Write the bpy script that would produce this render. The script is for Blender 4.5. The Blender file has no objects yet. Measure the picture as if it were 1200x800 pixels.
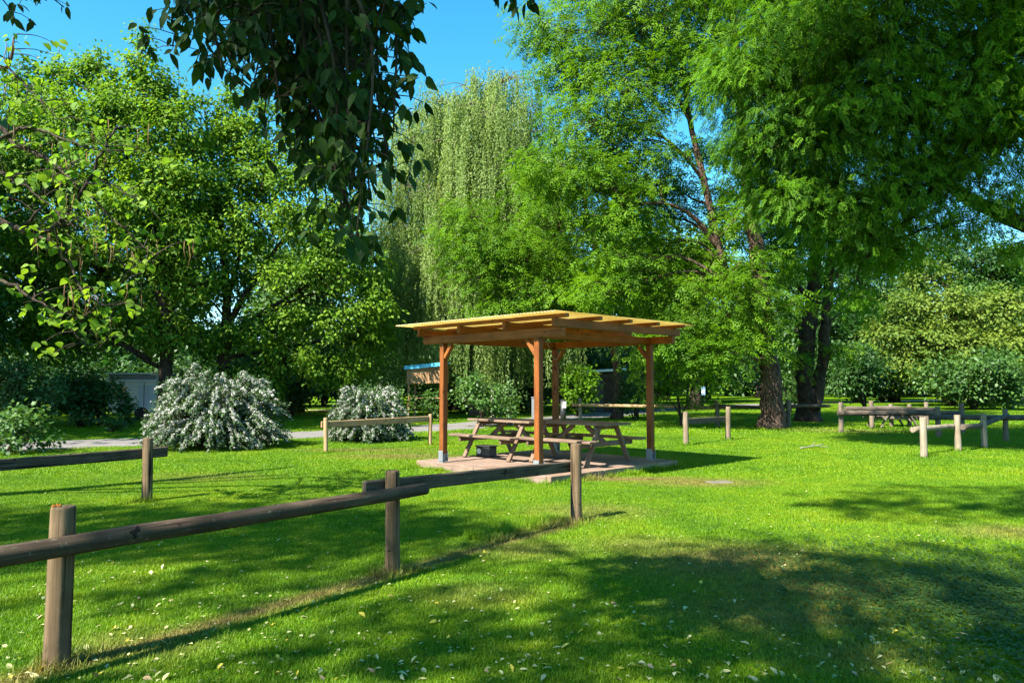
import bpy, bmesh, math, random
import numpy as np
from mathutils import Matrix, Vector

R = math.radians
sc = bpy.context.scene
COL = sc.collection
rng = np.random.default_rng(7)
random.seed(7)

# ------------------------------------------------------------------ camera
F = 867.0 / 1200.0            # focal length in picture widths
PITCH = R(3.30)
EYE = 1.6
cam_d = bpy.data.cameras.new('camera')
cam_d.sensor_width = 36.0
cam_d.lens = 36.0 * F
cam_d.clip_start = 0.05
cam_d.clip_end = 2000
cam = bpy.data.objects.new('camera', cam_d)
cam.location = (0, 0, EYE)
cam.rotation_euler = (R(90) + PITCH, 0, 0)
COL.objects.link(cam)
sc.camera = cam


def at(px, py, Y):
    """World point seen at (px, py) of the 1200 x 800 photograph at depth Y."""
    u = (px - 600) / 867.0
    v = (400 - py) / 867.0
    dy = math.cos(PITCH) - v * math.sin(PITCH)
    dz = math.sin(PITCH) + v * math.cos(PITCH)
    return np.array((u * Y / dy, Y, EYE + dz * Y / dy))


def gr(px, py, z=0.0):
    u = (px - 600) / 867.0
    v = (400 - py) / 867.0
    dy = math.cos(PITCH) - v * math.sin(PITCH)
    dz = math.sin(PITCH) + v * math.cos(PITCH)
    k = (z - EYE) / dz
    return np.array((u * k, dy * k, z))


# ------------------------------------------------------------------ light
SUN_AZ = np.array((-0.72, -0.694))        # towards the sun, on the ground
SUN_EL = R(46)
w = bpy.data.worlds.new('World')
sc.world = w
w.use_nodes = True
nt = w.node_tree
sky = nt.nodes.new('ShaderNodeTexSky')
sky.sky_type = 'NISHITA'
sky.sun_disc = False
sky.sun_elevation = SUN_EL
sky.sun_rotation = math.atan2(SUN_AZ[0], SUN_AZ[1])
sky.altitude = 200
sky.air_density = 1.0
sky.dust_density = 0.3
sky.ozone_density = 4.0
hs = nt.nodes.new('ShaderNodeHueSaturation')
hs.inputs['Saturation'].default_value = 1.3
hs.inputs['Hue'].default_value = 0.475
nt.links.new(sky.outputs[0], hs.inputs['Color'])
nt.links.new(hs.outputs[0], nt.nodes['Background'].inputs[0])
nt.nodes['Background'].inputs[1].default_value = 0.086

sl = bpy.data.lights.new('sun', 'SUN')
sl.energy = 5.0
sl.angle = R(0.53)
sl.color = (1.0, 0.95, 0.84)
sun = bpy.data.objects.new('sun', sl)
d = Vector((SUN_AZ[0] * math.cos(SUN_EL), SUN_AZ[1] * math.cos(SUN_EL), math.sin(SUN_EL)))
sun.rotation_euler = d.to_track_quat('Z', 'Y').to_euler()
sun.location = (-20, -20, 30)
COL.objects.link(sun)
SHIFT = np.array((-SUN_AZ[0], -SUN_AZ[1])) / math.tan(SUN_EL)   # shadow offset per metre of height

vs = sc.view_settings
vs.view_transform = 'Standard'
vs.look = 'None'
vs.gamma = 1.0
vs.exposure = 1.92
vs.use_curve_mapping = False
cy = sc.cycles
cy.max_bounces = 5
cy.diffuse_bounces = 2
cy.glossy_bounces = 2
cy.transmission_bounces = 3
cy.transparent_max_bounces = 6
cy.use_denoising = True
try:
    cy.sampling_pattern = 'BLUE_NOISE'
except Exception:
    pass
cy.sample_clamp_indirect = 4.0
cy.caustics_reflective = False
cy.caustics_refractive = False
try:
    cy.denoiser = 'OPENIMAGEDENOISE'
    cy.denoising_input_passes = 'RGB_ALBEDO_NORMAL'
    cy.denoising_prefilter = 'NONE'
except Exception:
    pass


# ------------------------------------------------------------------ materials
class NT:
    def __init__(self, name):
        self.m = bpy.data.materials.new(name)
        self.m.use_nodes = True
        self.t = self.m.node_tree
        self.b = self.t.nodes['Principled BSDF']
        self.o = self.t.nodes['Material Output']

    def n(self, typ, **kw):
        nd = self.t.nodes.new(typ)
        for k, v in kw.items():
            if k.startswith('i_'):
                key = k[2:].replace('_', ' ')
                nd.inputs[key].default_value = v
            else:
                setattr(nd, k, v)
        return nd

    def l(self, a, b):
        self.t.links.new(a, b)

    def coord(self, kind='Object', scale=(1, 1, 1)):
        if kind == 'World':
            g = self.n('ShaderNodeNewGeometry').outputs['Position']
        else:
            g = self.n('ShaderNodeTexCoord').outputs[kind]
        mp = self.n('ShaderNodeMapping')
        mp.inputs['Scale'].default_value = scale
        self.l(g, mp.inputs['Vector'])
        return mp.outputs[0]

    def noise(self, vec, scale, detail=4, rough=0.6):
        nz = self.n('ShaderNodeTexNoise')
        nz.inputs['Scale'].default_value = scale
        nz.inputs['Detail'].default_value = detail
        nz.inputs['Roughness'].default_value = rough
        self.l(vec, nz.inputs['Vector'])
        return nz.outputs['Fac']

    def ramp(self, fac, stops):
        r = self.n('ShaderNodeValToRGB')
        els = r.color_ramp.elements
        while len(els) < len(stops):
            els.new(0.5)
        for e, (p, c) in zip(els, stops):
            e.position = p
            e.color = (*c, 1) if len(c) == 3 else c
        self.l(fac, r.inputs['Fac'])
        return r.outputs['Color']

    def mix(self, fac, a, b, mode='MIX'):
        m = self.n('ShaderNodeMix', data_type='RGBA', blend_type=mode)
        for s, v in ((m.inputs[0], fac), (m.inputs[6], a), (m.inputs[7], b)):
            if isinstance(v, (int, float)):
                s.default_value = v
            elif isinstance(v, tuple):
                s.default_value = (*v, 1)
            else:
                self.l(v, s)
        return m.outputs[2]

    def math(self, op, a, b=0.0, c=0.0, clamp=False):
        m = self.n('ShaderNodeMath', operation=op, use_clamp=clamp)
        for s, v in zip(m.inputs, (a, b, c)):
            if isinstance(v, (int, float)):
                s.default_value = v
            else:
                self.l(v, s)
        return m.outputs[0]

    def bump(self, h, strength=0.4, dist=0.01):
        b = self.n('ShaderNodeBump')
        b.inputs['Strength'].default_value = strength
        b.inputs['Distance'].default_value = dist
        self.l(h, b.inputs['Height'])
        self.l(b.outputs[0], self.b.inputs['Normal'])

    def col(self, c, rough=0.7, spec=0.3):
        if isinstance(c, tuple):
            self.b.inputs['Base Color'].default_value = (*c, 1)
        else:
            self.l(c, self.b.inputs['Base Color'])
        self.b.inputs['Roughness'].default_value = rough
        self.b.inputs['Specular IOR Level'].default_value = spec


def sc3(c, k):
    return tuple(min(1.0, x * k) for x in c)


def leaf_mat(name, dark, light, trans=0.38, tcol=None, rough=0.55, spec=0.18, patch=0.35):
    """Leaf skin: tint per leaf, broad patches of slightly different growth, light coming through."""
    q = NT(name)
    a = q.n('ShaderNodeAttribute', attribute_name='tint').outputs['Fac']
    n = q.noise(q.coord('World'), patch, 2)
    f = q.math('ADD', q.math('MULTIPLY', a, 0.75), q.math('MULTIPLY', q.math('SUBTRACT', n, 0.5), 1.1), clamp=True)
    c = q.ramp(f, [(0.0, dark), (1.0, light)])
    q.col(c, rough, spec)
    tr = q.n('ShaderNodeBsdfTranslucent')
    tc = q.mix(1.0, c, tcol or (1.0, 1.0, 0.45), 'MULTIPLY')
    gain = q.mix(1.0, tc, (1.5, 1.5, 1.5), 'MULTIPLY')
    q.l(gain, tr.inputs['Color'])
    ms = q.n('ShaderNodeMixShader')
    ms.inputs[0].default_value = trans
    q.l(q.b.outputs[0], ms.inputs[1])
    q.l(tr.outputs[0], ms.inputs[2])
    q.l(ms.outputs[0], q.o.inputs['Surface'])
    return q.m


def wood_mat(name, c1, c2, axis='Z', rough=0.75, stain=None, grain=28.0, moss=None, coord='Object', spec=0.2, crack=False):
    q = NT(name)
    s = {'X': (1.2, grain, grain), 'Y': (grain, 1.2, grain), 'Z': (grain, grain, 1.2)}[axis]
    v = q.coord(coord, s)
    g = q.noise(v, 1.0, 6, 0.65)
    v2 = q.coord(coord)
    b = q.noise(v2, 2.3, 3)
    c = q.ramp(g, [(0.28, c1), (0.72, c2)])
    c = q.mix(q.math('MULTIPLY', q.math('SUBTRACT', b, 0.42, clamp=True), 2.2, clamp=True), c, sc3(c1, 0.7))
    kn = q.noise(v2, 7.0, 2)
    c = q.mix(q.math('GREATER_THAN', kn, 0.70), c, sc3(c1, 0.45))
    if moss:
        mo = q.noise(v2, 24.0, 6, 0.75)
        c = q.mix(q.math('MULTIPLY', q.math('SUBTRACT', mo, 0.60, clamp=True), 8.0, clamp=True), c, moss)
    h = g
    if crack:
        s2 = {'X': (0.9, 30, 30), 'Y': (30, 0.9, 30), 'Z': (30, 30, 0.9)}[axis]
        ck = q.noise(q.coord(coord, s2), 1.0, 2, 0.5)
        cf = q.math('MULTIPLY', q.math('SUBTRACT', ck, 0.60, clamp=True), 14.0, clamp=True)
        c = q.mix(cf, c, sc3(c1, 0.3))
        h = q.math('SUBTRACT', g, q.math('MULTIPLY', cf, 1.2))
    q.col(c, rough, spec)
    q.bump(h, 0.6, 0.006)
    return q.m


def plain_mat(name, c, rough=0.6, spec=0.4, metal=0.0, var=0.12, scale=6.0):
    q = NT(name)
    n = q.noise(q.coord('Object'), scale, 5)
    cc = q.ramp(n, [(0.3, sc3(c, 1 - var)), (0.7, sc3(c, 1 + var))])
    q.col(cc, rough, spec)
    q.b.inputs['Metallic'].default_value = metal
    return q.m


def bark_mat(name, c1, c2, sc=7.0):
    q = NT(name)
    v = q.coord('Object', (sc, sc, sc * 0.28))
    n = q.noise(v, 1.0, 8, 0.7)
    vo = q.n('ShaderNodeTexVoronoi', feature='DISTANCE_TO_EDGE')
    vo.inputs['Scale'].default_value = 1.6
    q.l(v, vo.inputs['Vector'])
    n2 = q.noise(q.coord('Object'), 1.1, 3)
    f = q.math('MULTIPLY', n, q.math('MINIMUM', q.math('MULTIPLY_ADD', vo.outputs['Distance'], 2.0, 0.55), 1.0))
    c = q.ramp(f, [(0.22, c1), (0.62, c2)])
    c = q.mix(q.math('MULTIPLY', q.math('SUBTRACT', n2, 0.5, clamp=True), 2.0, clamp=True), c, sc3(c2, 1.25))
    q.col(c, 0.9, 0.15)
    q.bump(f, 0.9, 0.05)
    return q.m


M = {}
M['bark_ash'] = bark_mat('bark_ash', (0.022, 0.014, 0.010), (0.155, 0.10, 0.073))
M['bark_dark'] = bark_mat('bark_dark', (0.015, 0.011, 0.008), (0.075, 0.055, 0.04))
M['bark_pale'] = bark_mat('bark_pale', (0.06, 0.05, 0.035), (0.2, 0.17, 0.12))
M['leaf_ash'] = leaf_mat('leaf_ash', (0.045, 0.12, 0.006), (0.15, 0.29, 0.010), 0.42)
M['leaf_near'] = leaf_mat('leaf_near', (0.028, 0.09, 0.006), (0.14, 0.30, 0.011), 0.40, spec=0.15, rough=0.6)
M['leaf_elder'] = leaf_mat('leaf_elder', (0.052, 0.135, 0.009), (0.21, 0.335, 0.024), 0.42)
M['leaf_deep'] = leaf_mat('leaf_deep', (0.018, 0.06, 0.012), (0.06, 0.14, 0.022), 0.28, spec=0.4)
M['leaf_willow'] = leaf_mat('leaf_willow', (0.11, 0.18, 0.042), (0.28, 0.37, 0.11), 0.42)
M['leaf_catalpa'] = leaf_mat('leaf_catalpa', (0.10, 0.20, 0.02), (0.24, 0.34, 0.03), 0.45)
M['leaf_lime'] = leaf_mat('leaf_lime', (0.065, 0.125, 0.017), (0.20, 0.255, 0.036), 0.36)
M['leaf_bush'] = leaf_mat('leaf_bush', (0.03, 0.085, 0.014), (0.095, 0.19, 0.028), 0.30, spec=0.45)
M['leaf_gloss'] = leaf_mat('leaf_gloss', (0.035, 0.085, 0.025), (0.11, 0.19, 0.05), 0.25, spec=0.3, rough=0.5)
M['leaf_over'] = leaf_mat('leaf_over', (0.009, 0.026, 0.003), (0.034, 0.072, 0.007), 0.18, spec=0.12, rough=0.6)  # leaf colour darkened so the bough's shade is put into the base tone
M['leaf_spiraea'] = leaf_mat('leaf_spiraea', (0.035, 0.075, 0.03), (0.10, 0.16, 0.06), 0.25)
M['blossom'] = leaf_mat('blossom', (0.27, 0.27, 0.23), (0.56, 0.56, 0.51), 0.25, tcol=(1, 1, 0.95), rough=0.7, spec=0.1)
M['pod'] = leaf_mat('pod', (0.16, 0.09, 0.04), (0.30, 0.19, 0.09), 0.1)
M['pergola'] = wood_mat('pergola_wood_Z', (0.125, 0.038, 0.009), (0.265, 0.085, 0.019), 'Z', 0.55, grain=22)
M['pergola_x'] = wood_mat('pergola_wood_X', (0.16, 0.05, 0.011), (0.32, 0.11, 0.024), 'X', 0.55, grain=22)
M['pergola_y'] = wood_mat('pergola_wood_Y', (0.13, 0.045, 0.011), (0.24, 0.085, 0.021), 'Y', 0.55, grain=22)
M['galv'] = plain_mat('galvanised_steel', (0.24, 0.255, 0.27), 0.55, 0.4, 0.5)
M['table'] = wood_mat('table_wood', (0.11, 0.07, 0.046), (0.25, 0.175, 0.125), 'X', 0.8, grain=30)
M['table_leg'] = wood_mat('table_leg_wood', (0.10, 0.062, 0.04), (0.23, 0.155, 0.105), 'Z', 0.8, grain=30)
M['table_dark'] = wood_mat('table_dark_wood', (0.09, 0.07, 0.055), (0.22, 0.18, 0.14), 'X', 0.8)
M['deck'] = wood_mat('deck_wood', (0.15, 0.095, 0.066), (0.27, 0.195, 0.155), 'X', 0.8, grain=24)
M['deck_edge'] = wood_mat('deck_edge_wood', (0.16, 0.10, 0.065), (0.32, 0.225, 0.155), 'Y', 0.8, grain=24)
M['post_grey'] = wood_mat('post_weathered', (0.058, 0.036, 0.018), (0.21, 0.145, 0.082), 'Z', 0.9, crack=True, grain=46, moss=(0.16, 0.14, 0.07))
M['rail_dark'] = wood_mat('rail_weathered', (0.030, 0.019, 0.012), (0.115, 0.08, 0.052), 'X', 0.9, crack=True, grain=30, moss=(0.22, 0.20, 0.15))
M['board_dark'] = wood_mat('board_weathered', (0.035, 0.026, 0.017), (0.13, 0.10, 0.07), 'X', 0.9, crack=True, grain=30, moss=(0.12, 0.12, 0.05))
M['post_tan'] = wood_mat('post_tan', (0.26, 0.15, 0.07), (0.44, 0.29, 0.16), 'Z', 0.8, grain=30)
M['board_tan'] = wood_mat('board_tan', (0.24, 0.145, 0.07), (0.40, 0.27, 0.15), 'X', 0.8, grain=30)
M['post_pale'] = wood_mat('post_pale', (0.15, 0.115, 0.075), (0.37, 0.31, 0.225), 'Z', 0.9, crack=True, grain=30)
M['post_mid'] = wood_mat('post_mid', (0.11, 0.08, 0.05), (0.28, 0.215, 0.145), 'Z', 0.9, crack=True, grain=30)
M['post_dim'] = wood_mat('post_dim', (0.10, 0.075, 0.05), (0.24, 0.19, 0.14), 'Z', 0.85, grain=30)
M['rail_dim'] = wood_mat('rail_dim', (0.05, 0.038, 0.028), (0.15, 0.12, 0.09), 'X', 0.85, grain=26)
M['black'] = plain_mat('black_plastic', (0.02, 0.02, 0.021), 0.45, 0.5)
M['white'] = plain_mat('white_paint', (0.72, 0.73, 0.74), 0.4, 0.5, var=0.05)
M['cream'] = plain_mat('cream_cap', (0.55, 0.51, 0.40), 0.6, 0.4)
M['bluewall'] = plain_mat('pale_blue_panel', (0.55, 0.62, 0.78), 0.4, 0.5, var=0.06)
M['tarp'] = plain_mat('blue_tarp', (0.06, 0.36, 0.56), 0.45, 0.5)
M['plank_wall'] = wood_mat('plank_wall', (0.20, 0.11, 0.05), (0.38, 0.23, 0.12), 'Z', 0.8, grain=16)
M['glass'] = plain_mat('window_glass', (0.05, 0.06, 0.08), 0.1, 0.6, var=0.02)
M['sign_blue'] = plain_mat('sign_blue', (0.16, 0.26, 0.40), 0.5, 0.5)
M['rubber'] = plain_mat('tyre_rubber', (0.03, 0.03, 0.03), 0.8, 0.3)
M['stone'] = plain_mat('pale_stone', (0.13, 0.115, 0.09), 0.85, 0.2, var=0.2)
M['twig'] = plain_mat('bleached_twig', (0.24, 0.215, 0.17), 0.85, 0.2, var=0.2)
M['lichen'] = plain_mat('orange_lichen', (0.22, 0.085, 0.018), 0.9, 0.1, var=0.4, scale=40)


def sheet_material():
    q = NT('translucent_roof_sheet')
    n = q.noise(q.coord('Object', (1, 0.3, 1)), 2.5, 4)
    c = q.ramp(n, [(0.3, (0.66, 0.53, 0.24)), (0.7, (0.84, 0.73, 0.42))])
    q.col(c, 0.45, 0.4)
    tr = q.n('ShaderNodeBsdfTranslucent')
    q.l(c, tr.inputs['Color'])
    ms = q.n('ShaderNodeMixShader')
    ms.inputs[0].default_value = 0.55
    q.l(q.b.outputs[0], ms.inputs[1])
    q.l(tr.outputs[0], ms.inputs[2])
    q.l(ms.outputs[0], q.o.inputs['Surface'])
    return q.m


M['sheet'] = sheet_material()

P1 = gr(66, 783)
P2 = gr(460, 672)
P3 = gr(675, 612)
FD = (P3 - P1)[:2]
FD = FD / np.linalg.norm(FD)


def spot(q, pos, cx, cy_, rx, ry):
    """1 in the middle of a soft-edged patch of ground, 0 outside."""
    mp = q.n('ShaderNodeMapping')
    mp.inputs['Location'].default_value = (-cx / rx, -cy_ / ry, 0)
    mp.inputs['Scale'].default_value = (1 / rx, 1 / ry, 0)
    q.l(pos, mp.inputs['Vector'])
    ln = q.n('ShaderNodeVectorMath', operation='LENGTH')
    q.l(mp.outputs[0], ln.inputs[0])
    return q.math('SUBTRACT', 1.25, ln.outputs['Value'], clamp=True)


def lawn_colour(q):
    pos = q.n('ShaderNodeNewGeometry').outputs['Position']
    n1 = q.noise(pos, 0.35, 3)
    n2 = q.noise(pos, 1.7, 4)
    n3 = q.noise(pos, 7.0, 3)
    f = q.math('MULTIPLY_ADD', n1, 0.5, q.math('MULTIPLY_ADD', n2, 0.35, q.math('MULTIPLY', n3, 0.25)))
    c = q.ramp(f, [(0.38, (0.050, 0.146, 0.004)), (0.54, (0.126, 0.255, 0.004)), (0.70, (0.21, 0.30, 0.007))])
    # worn, yellowed grass: along the fence, in front of the deck, on the open turf
    rel = q.n('ShaderNodeVectorMath', operation='SUBTRACT')
    q.l(pos, rel.inputs[0])
    rel.inputs[1].default_value = (P1[0], P1[1], 0)
    dt = q.n('ShaderNodeVectorMath', operation='DOT_PRODUCT')
    q.l(rel.outputs[0], dt.inputs[0])
    dt.inputs[1].default_value = (FD[1], -FD[0], 0)
    strip = q.math('SUBTRACT', 1.0, q.math('MULTIPLY', q.math('ABSOLUTE', q.math('SUBTRACT', dt.outputs['Value'], 0.03)), 5.0), clamp=True)
    g = q.n('ShaderNodeSeparateXYZ')
    q.l(pos, g.inputs[0])
    strip = q.math('MULTIPLY', strip, q.math('LESS_THAN', g.outputs['Y'], 9.2))
    worn = strip
    for (px, py, rx, ry, k) in ((870, 660, 1.2, 0.9, 0.85), (980, 690, 1.2, 0.8, 0.8), (740, 562, 1.5, 0.35, 1.0), (820, 566, 1.2, 0.6, 0.8),
                                (470, 535, 1.6, 0.8, 0.75), (430, 528, 1.9, 0.7, 0.6), (690, 600, 0.9, 0.7, 0.5),
                                (530, 545, 0.7, 0.5, 0.9), (990, 505, 2.4, 1.4, 0.45), (1190, 625, 0.8, 0.5, 0.6), (920, 720, 0.9, 0.6, 0.7), (760, 640, 0.8, 0.5, 0.45), (610, 645, 0.7, 0.5, 0.5), (560, 700, 0.5, 0.4, 0.4), (240, 560, 1.2, 0.8, 0.35), (160, 760, 0.5, 0.4, 0.5), (1010, 770, 0.6, 0.35, 0.5)):
        p = gr(px, py)
        worn = q.math('MAXIMUM', worn, q.math('MULTIPLY', spot(q, pos, p[0], p[1], rx, ry), k))
    br = q.noise(pos, 3.1, 5, 0.7)
    wf = q.math('MULTIPLY', worn, q.math('MULTIPLY', q.math('SUBTRACT', br, 0.24, clamp=True), 5.0, clamp=True), clamp=True)
    dry = q.ramp(n3, [(0.35, (0.17, 0.13, 0.045)), (0.65, (0.30, 0.25, 0.075))])
    return q.mix(wf, c, dry), wf, n2, n3


def grass_material():
    q = NT('grass_blades')
    c, wf, n2, n3 = lawn_colour(q)
    a = q.n('ShaderNodeAttribute', attribute_name='tint').outputs['Fac']
    c = q.mix(1.0, c, q.ramp(a, [(0.0, (0.55, 0.6, 0.6)), (0.75, (1.1, 1.05, 1.0)), (1.0, (1.6, 1.3, 1.3))]), 'MULTIPLY')
    q.col(c, 0.5, 0.22)
    tr = q.n('ShaderNodeBsdfTranslucent')
    q.l(q.mix(1.0, c, (1.3, 1.3, 0.7), 'MULTIPLY'), tr.inputs['Color'])
    ms = q.n('ShaderNodeMixShader')
    ms.inputs[0].default_value = 0.3
    q.l(q.b.outputs[0], ms.inputs[1])
    q.l(tr.outputs[0], ms.inputs[2])
    q.l(ms.outputs[0], q.o.inputs['Surface'])
    return q.m


def ground_material():
    q = NT('lawn_ground')
    c, wf, n2, n3 = lawn_colour(q)
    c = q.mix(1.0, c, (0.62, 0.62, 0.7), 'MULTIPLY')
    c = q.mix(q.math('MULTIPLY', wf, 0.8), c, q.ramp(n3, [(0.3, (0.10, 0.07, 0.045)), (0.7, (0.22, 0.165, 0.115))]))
    q.col(c, 0.95, 0.05)
    h = q.noise(q.n('ShaderNodeNewGeometry').outputs['Position'], 35.0, 5, 0.7)
    q.bump(h, 0.8, 0.04)
    return q.m


M['grass'] = grass_material()
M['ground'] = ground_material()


def road_material(name, c1, c2):
    q = NT(name)
    pos = q.coord('World')
    n = q.noise(pos, 0.9, 4)
    s = q.noise(pos, 60.0, 3, 0.8)
    c = q.ramp(n, [(0.3, c1), (0.7, c2)])
    c = q.mix(0.5, c, q.ramp(s, [(0.35, sc3(c1, 0.7)), (0.65, sc3(c2, 1.2))]))
    q.col(c, 0.95, 0.1)
    q.bump(s, 0.6, 0.01)
    return q.m


M['road'] = road_material('gravel_road', (0.115, 0.105, 0.098), (0.20, 0.187, 0.178))
M['track'] = road_material('sandy_track', (0.30, 0.23, 0.13), (0.40, 0.32, 0.20))


# ------------------------------------------------------------------ object helpers
def tag(o, label=None, cat=None, group=None, kind=None):
    if label:
        o['label'] = label
    if cat:
        o['category'] = cat
    if group:
        o['group'] = group
    if kind:
        o['kind'] = kind
    return o


def empty(name, loc, rz=0.0):
    o = bpy.data.objects.new(name, None)
    o.location = tuple(float(x) for x in loc)
    o.rotation_euler = (0, 0, rz)
    o.empty_display_size = 0.3
    COL.objects.link(o)
    return o


def copy_tree(o, parent=None):
    c = o.copy()
    COL.objects.link(c)
    if parent:
        c.parent = parent
    for ch in list(o.children):
        copy_tree(ch, c)
    return c


def link_mesh(name, me, mat, parent=None):
    if mat:
        me.materials.append(mat)
    o = bpy.data.objects.new(name, me)
    COL.objects.link(o)
    if parent:
        o.parent = parent
    return o


def np_mesh(name, V, faces, tint=None, smooth=False):
    """faces: list of integer arrays (n, k)."""
    me = bpy.data.meshes.new(name)
    V = np.asarray(V, np.float32)
    me.vertices.add(len(V))
    me.vertices.foreach_set('co', V.ravel())
    loops = np.concatenate([f.ravel() for f in faces]).astype(np.int32)
    sizes = np.concatenate([np.full(len(f), f.shape[1], np.int32) for f in faces])
    starts = np.concatenate(([0], np.cumsum(sizes)[:-1])).astype(np.int32)
    me.loops.add(len(loops))
    me.loops.foreach_set('vertex_index', loops)
    me.polygons.add(len(sizes))
    me.polygons.foreach_set('loop_start', starts)
    try:
        me.polygons.foreach_set('loop_total', sizes)
    except Exception:
        pass
    if smooth:
        me.polygons.foreach_set('use_smooth', np.ones(len(sizes), bool))
    if tint is not None:
        a = me.attributes.new('tint', 'FLOAT', 'POINT')
        a.data.foreach_set('value', np.asarray(tint, np.float32))
    me.update(calc_edges=True)
    me.validate()
    return me


def norm(a):
    return a / np.maximum(np.linalg.norm(a, axis=-1, keepdims=True), 1e-9)


def tube_arrays(pts, radii, seg=8, cap=True, wob=0.0, r_=None):
    pts = np.asarray(pts, float)
    n = len(pts)
    T = norm(np.gradient(pts, axis=0))
    ref = np.array((0.0, 0.0, 1.0)) if abs(T[0][2]) < 0.9 else np.array((1.0, 0.0, 0.0))
    U = np.cross(ref, T[0])
    U /= np.linalg.norm(U)
    V = []
    ang = np.linspace(0, 2 * np.pi, seg, endpoint=False)
    for i in range(n):
        U = U - T[i] * np.dot(U, T[i])
        U /= max(np.linalg.norm(U), 1e-9)
        W = np.cross(T[i], U)
        rr = radii[i] * (1 + (r_.normal(0, wob, seg) if wob and r_ is not None else 0))
        V.append(pts[i] + (np.cos(ang) * rr)[:, None] * U + (np.sin(ang) * rr)[:, None] * W)
    V = np.concatenate(V)
    i = np.arange(n - 1)[:, None] * seg
    j = np.arange(seg)[None, :]
    k = (j + 1) % seg
    Q = np.stack([i + j, i + k, i + seg + k, i + seg + j], -1).reshape(-1, 4)
    T3 = np.zeros((0, 3), int)
    if cap:
        c = len(V)
        V = np.vstack([V, pts[0], pts[-1]])
        a = np.arange(seg)
        b = (a + 1) % seg
        e = (n - 1) * seg
        T3 = np.vstack([np.stack([b, a, np.full(seg, c)], -1), np.stack([e + a, e + b, np.full(seg, c + 1)], -1)])
    return V, Q, T3


def spline(pts, k=4):
    """Catmull-Rom through rows of any width."""
    P = np.asarray(pts, float)
    if len(P) < 3:
        t = np.linspace(0, 1, k + 1)[:, None]
        return P[0] + (P[-1] - P[0]) * t
    Q = np.vstack([2 * P[0] - P[1], P, 2 * P[-1] - P[-2]])
    out = []
    for i in range(1, len(Q) - 2):
        for t in np.linspace(0, 1, k, endpoint=False):
            a, b, c, d_ = Q[i - 1], Q[i], Q[i + 1], Q[i + 2]
            out.append(0.5 * (2 * b + (c - a) * t + (2 * a - 5 * b + 4 * c - d_) * t * t + (3 * b - a - 3 * c + d_) * t ** 3))
    out.append(P[-1])
    return np.array(out)


class Tubes:
    def __init__(self):
        self.V, self.Q, self.T, self.n = [], [], [], 0

    def add(self, pts, radii, seg=7, cap=True, wob=0.0, r_=None):
        v, q, t = tube_arrays(pts, radii, seg, cap, wob, r_)
        self.V.append(v)
        self.Q.append(q + self.n)
        self.T.append(t + self.n)
        self.n += len(v)

    def mesh(self, name, off=(0, 0, 0)):
        V = np.concatenate(self.V) - np.asarray(off)
        f = [np.concatenate(self.Q)]
        t = np.concatenate(self.T)
        if len(t):
            f.append(t)
        return np_mesh(name, V, f, smooth=True)


# leaf shapes: length along +X, width along Y, upper side +Z
def tpl_simple(w=0.33, curl=0.10):
    return np.array([(0, 0, 0), (0.42, w, curl * 0.7), (1, 0, -curl), (0.42, -w, curl * 0.7)]), np.array([(0, 3, 2, 1)])


def tpl_leaf(w=0.30, curl=0.18):
    xs = (0.0, 0.22, 0.5, 0.78, 1.0)
    ws = (0.0, 0.82, 1.0, 0.52, 0.0)
    V = []
    for x, ww in zip(xs, ws):
        z = -curl * x * x
        V += [(x, 0, z), (x, w * ww, z + 0.10 * ww * w * 2), (x, -w * ww, z + 0.10 * ww * w * 2)]
    Fc = []
    for i in range(4):
        a, b = 3 * i, 3 * i + 3
        Fc += [(a, b, b + 1, a + 1), (b, a, a + 2, b + 2)]
    return np.array(V), np.array(Fc)


def tpl_compound(n=7, ll=0.42, w=0.13, droop=0.25):
    V, Fc = [], []
    pairs = n // 2
    for i in range(pairs):
        x = 0.18 + 0.62 * i / max(1, pairs - 1)
        for s in (1, -1):
            a = R(52) * s
            c, sn = math.cos(a), math.sin(a)
            b = len(V)
            for (lx, ly, lz) in ((0, 0, 0), (0.45, w / ll * 0.5 * 1.0, 0.03), (1, 0, -0.12), (0.45, -w / ll * 0.5, 0.03)):
                lx, ly = lx * ll, ly * ll
                V.append((x + c * lx - sn * ly, sn * lx + c * ly, -droop * x * x + lz * ll - 0.10 * lx))
            Fc.append((b, b + 3, b + 2, b + 1))
    b = len(V)
    for (lx, ly, lz) in ((0, 0, 0), (0.45, w / ll * 0.5, 0.03), (1, 0, -0.15), (0.45, -w / ll * 0.5, 0.03)):
        V.append((0.82 + lx * ll, ly * ll, -droop * 0.7 + lz * ll))
    Fc.append((b, b + 3, b + 2, b + 1))
    return np.array(V), np.array(Fc)


TPL = {'simple': tpl_simple(), 'narrow': tpl_simple(0.13, 0.12), 'round': tpl_simple(0.46, 0.10), 'leaf': tpl_leaf(0.225, 0.26),
       'heart': tpl_leaf(0.42, 0.25), 'ash': tpl_compound(), 'ash_near': tpl_compound(11, 0.34, 0.10, 0.35), 'petal': tpl_simple(0.5, 0.05),
       'trifid': tpl_compound(5, 0.62, 0.36, 0.22)}


def leaves(tpl, P, X, Z, scale, tint):
    tv, tf = TPL[tpl]
    X = norm(X)
    Z = norm(Z - X * np.sum(X * Z, -1, keepdims=True))
    Yv = np.cross(Z, X)
    n, k = len(P), len(tv)
    s = np.asarray(scale)[:, None, None]
    V = P[:, None, :] + s * (tv[None, :, 0, None] * X[:, None, :] + tv[None, :, 1, None] * Yv[:, None, :] + tv[None, :, 2, None] * Z[:, None, :])
    Fc = (np.arange(n)[:, None, None] * k + tf[None]).reshape(-1, tf.shape[1])
    return V.reshape(-1, 3), Fc, np.repeat(tint, k)


def sphere_dirs(r_, n):
    return norm(r_.normal(size=(n, 3)))


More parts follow.
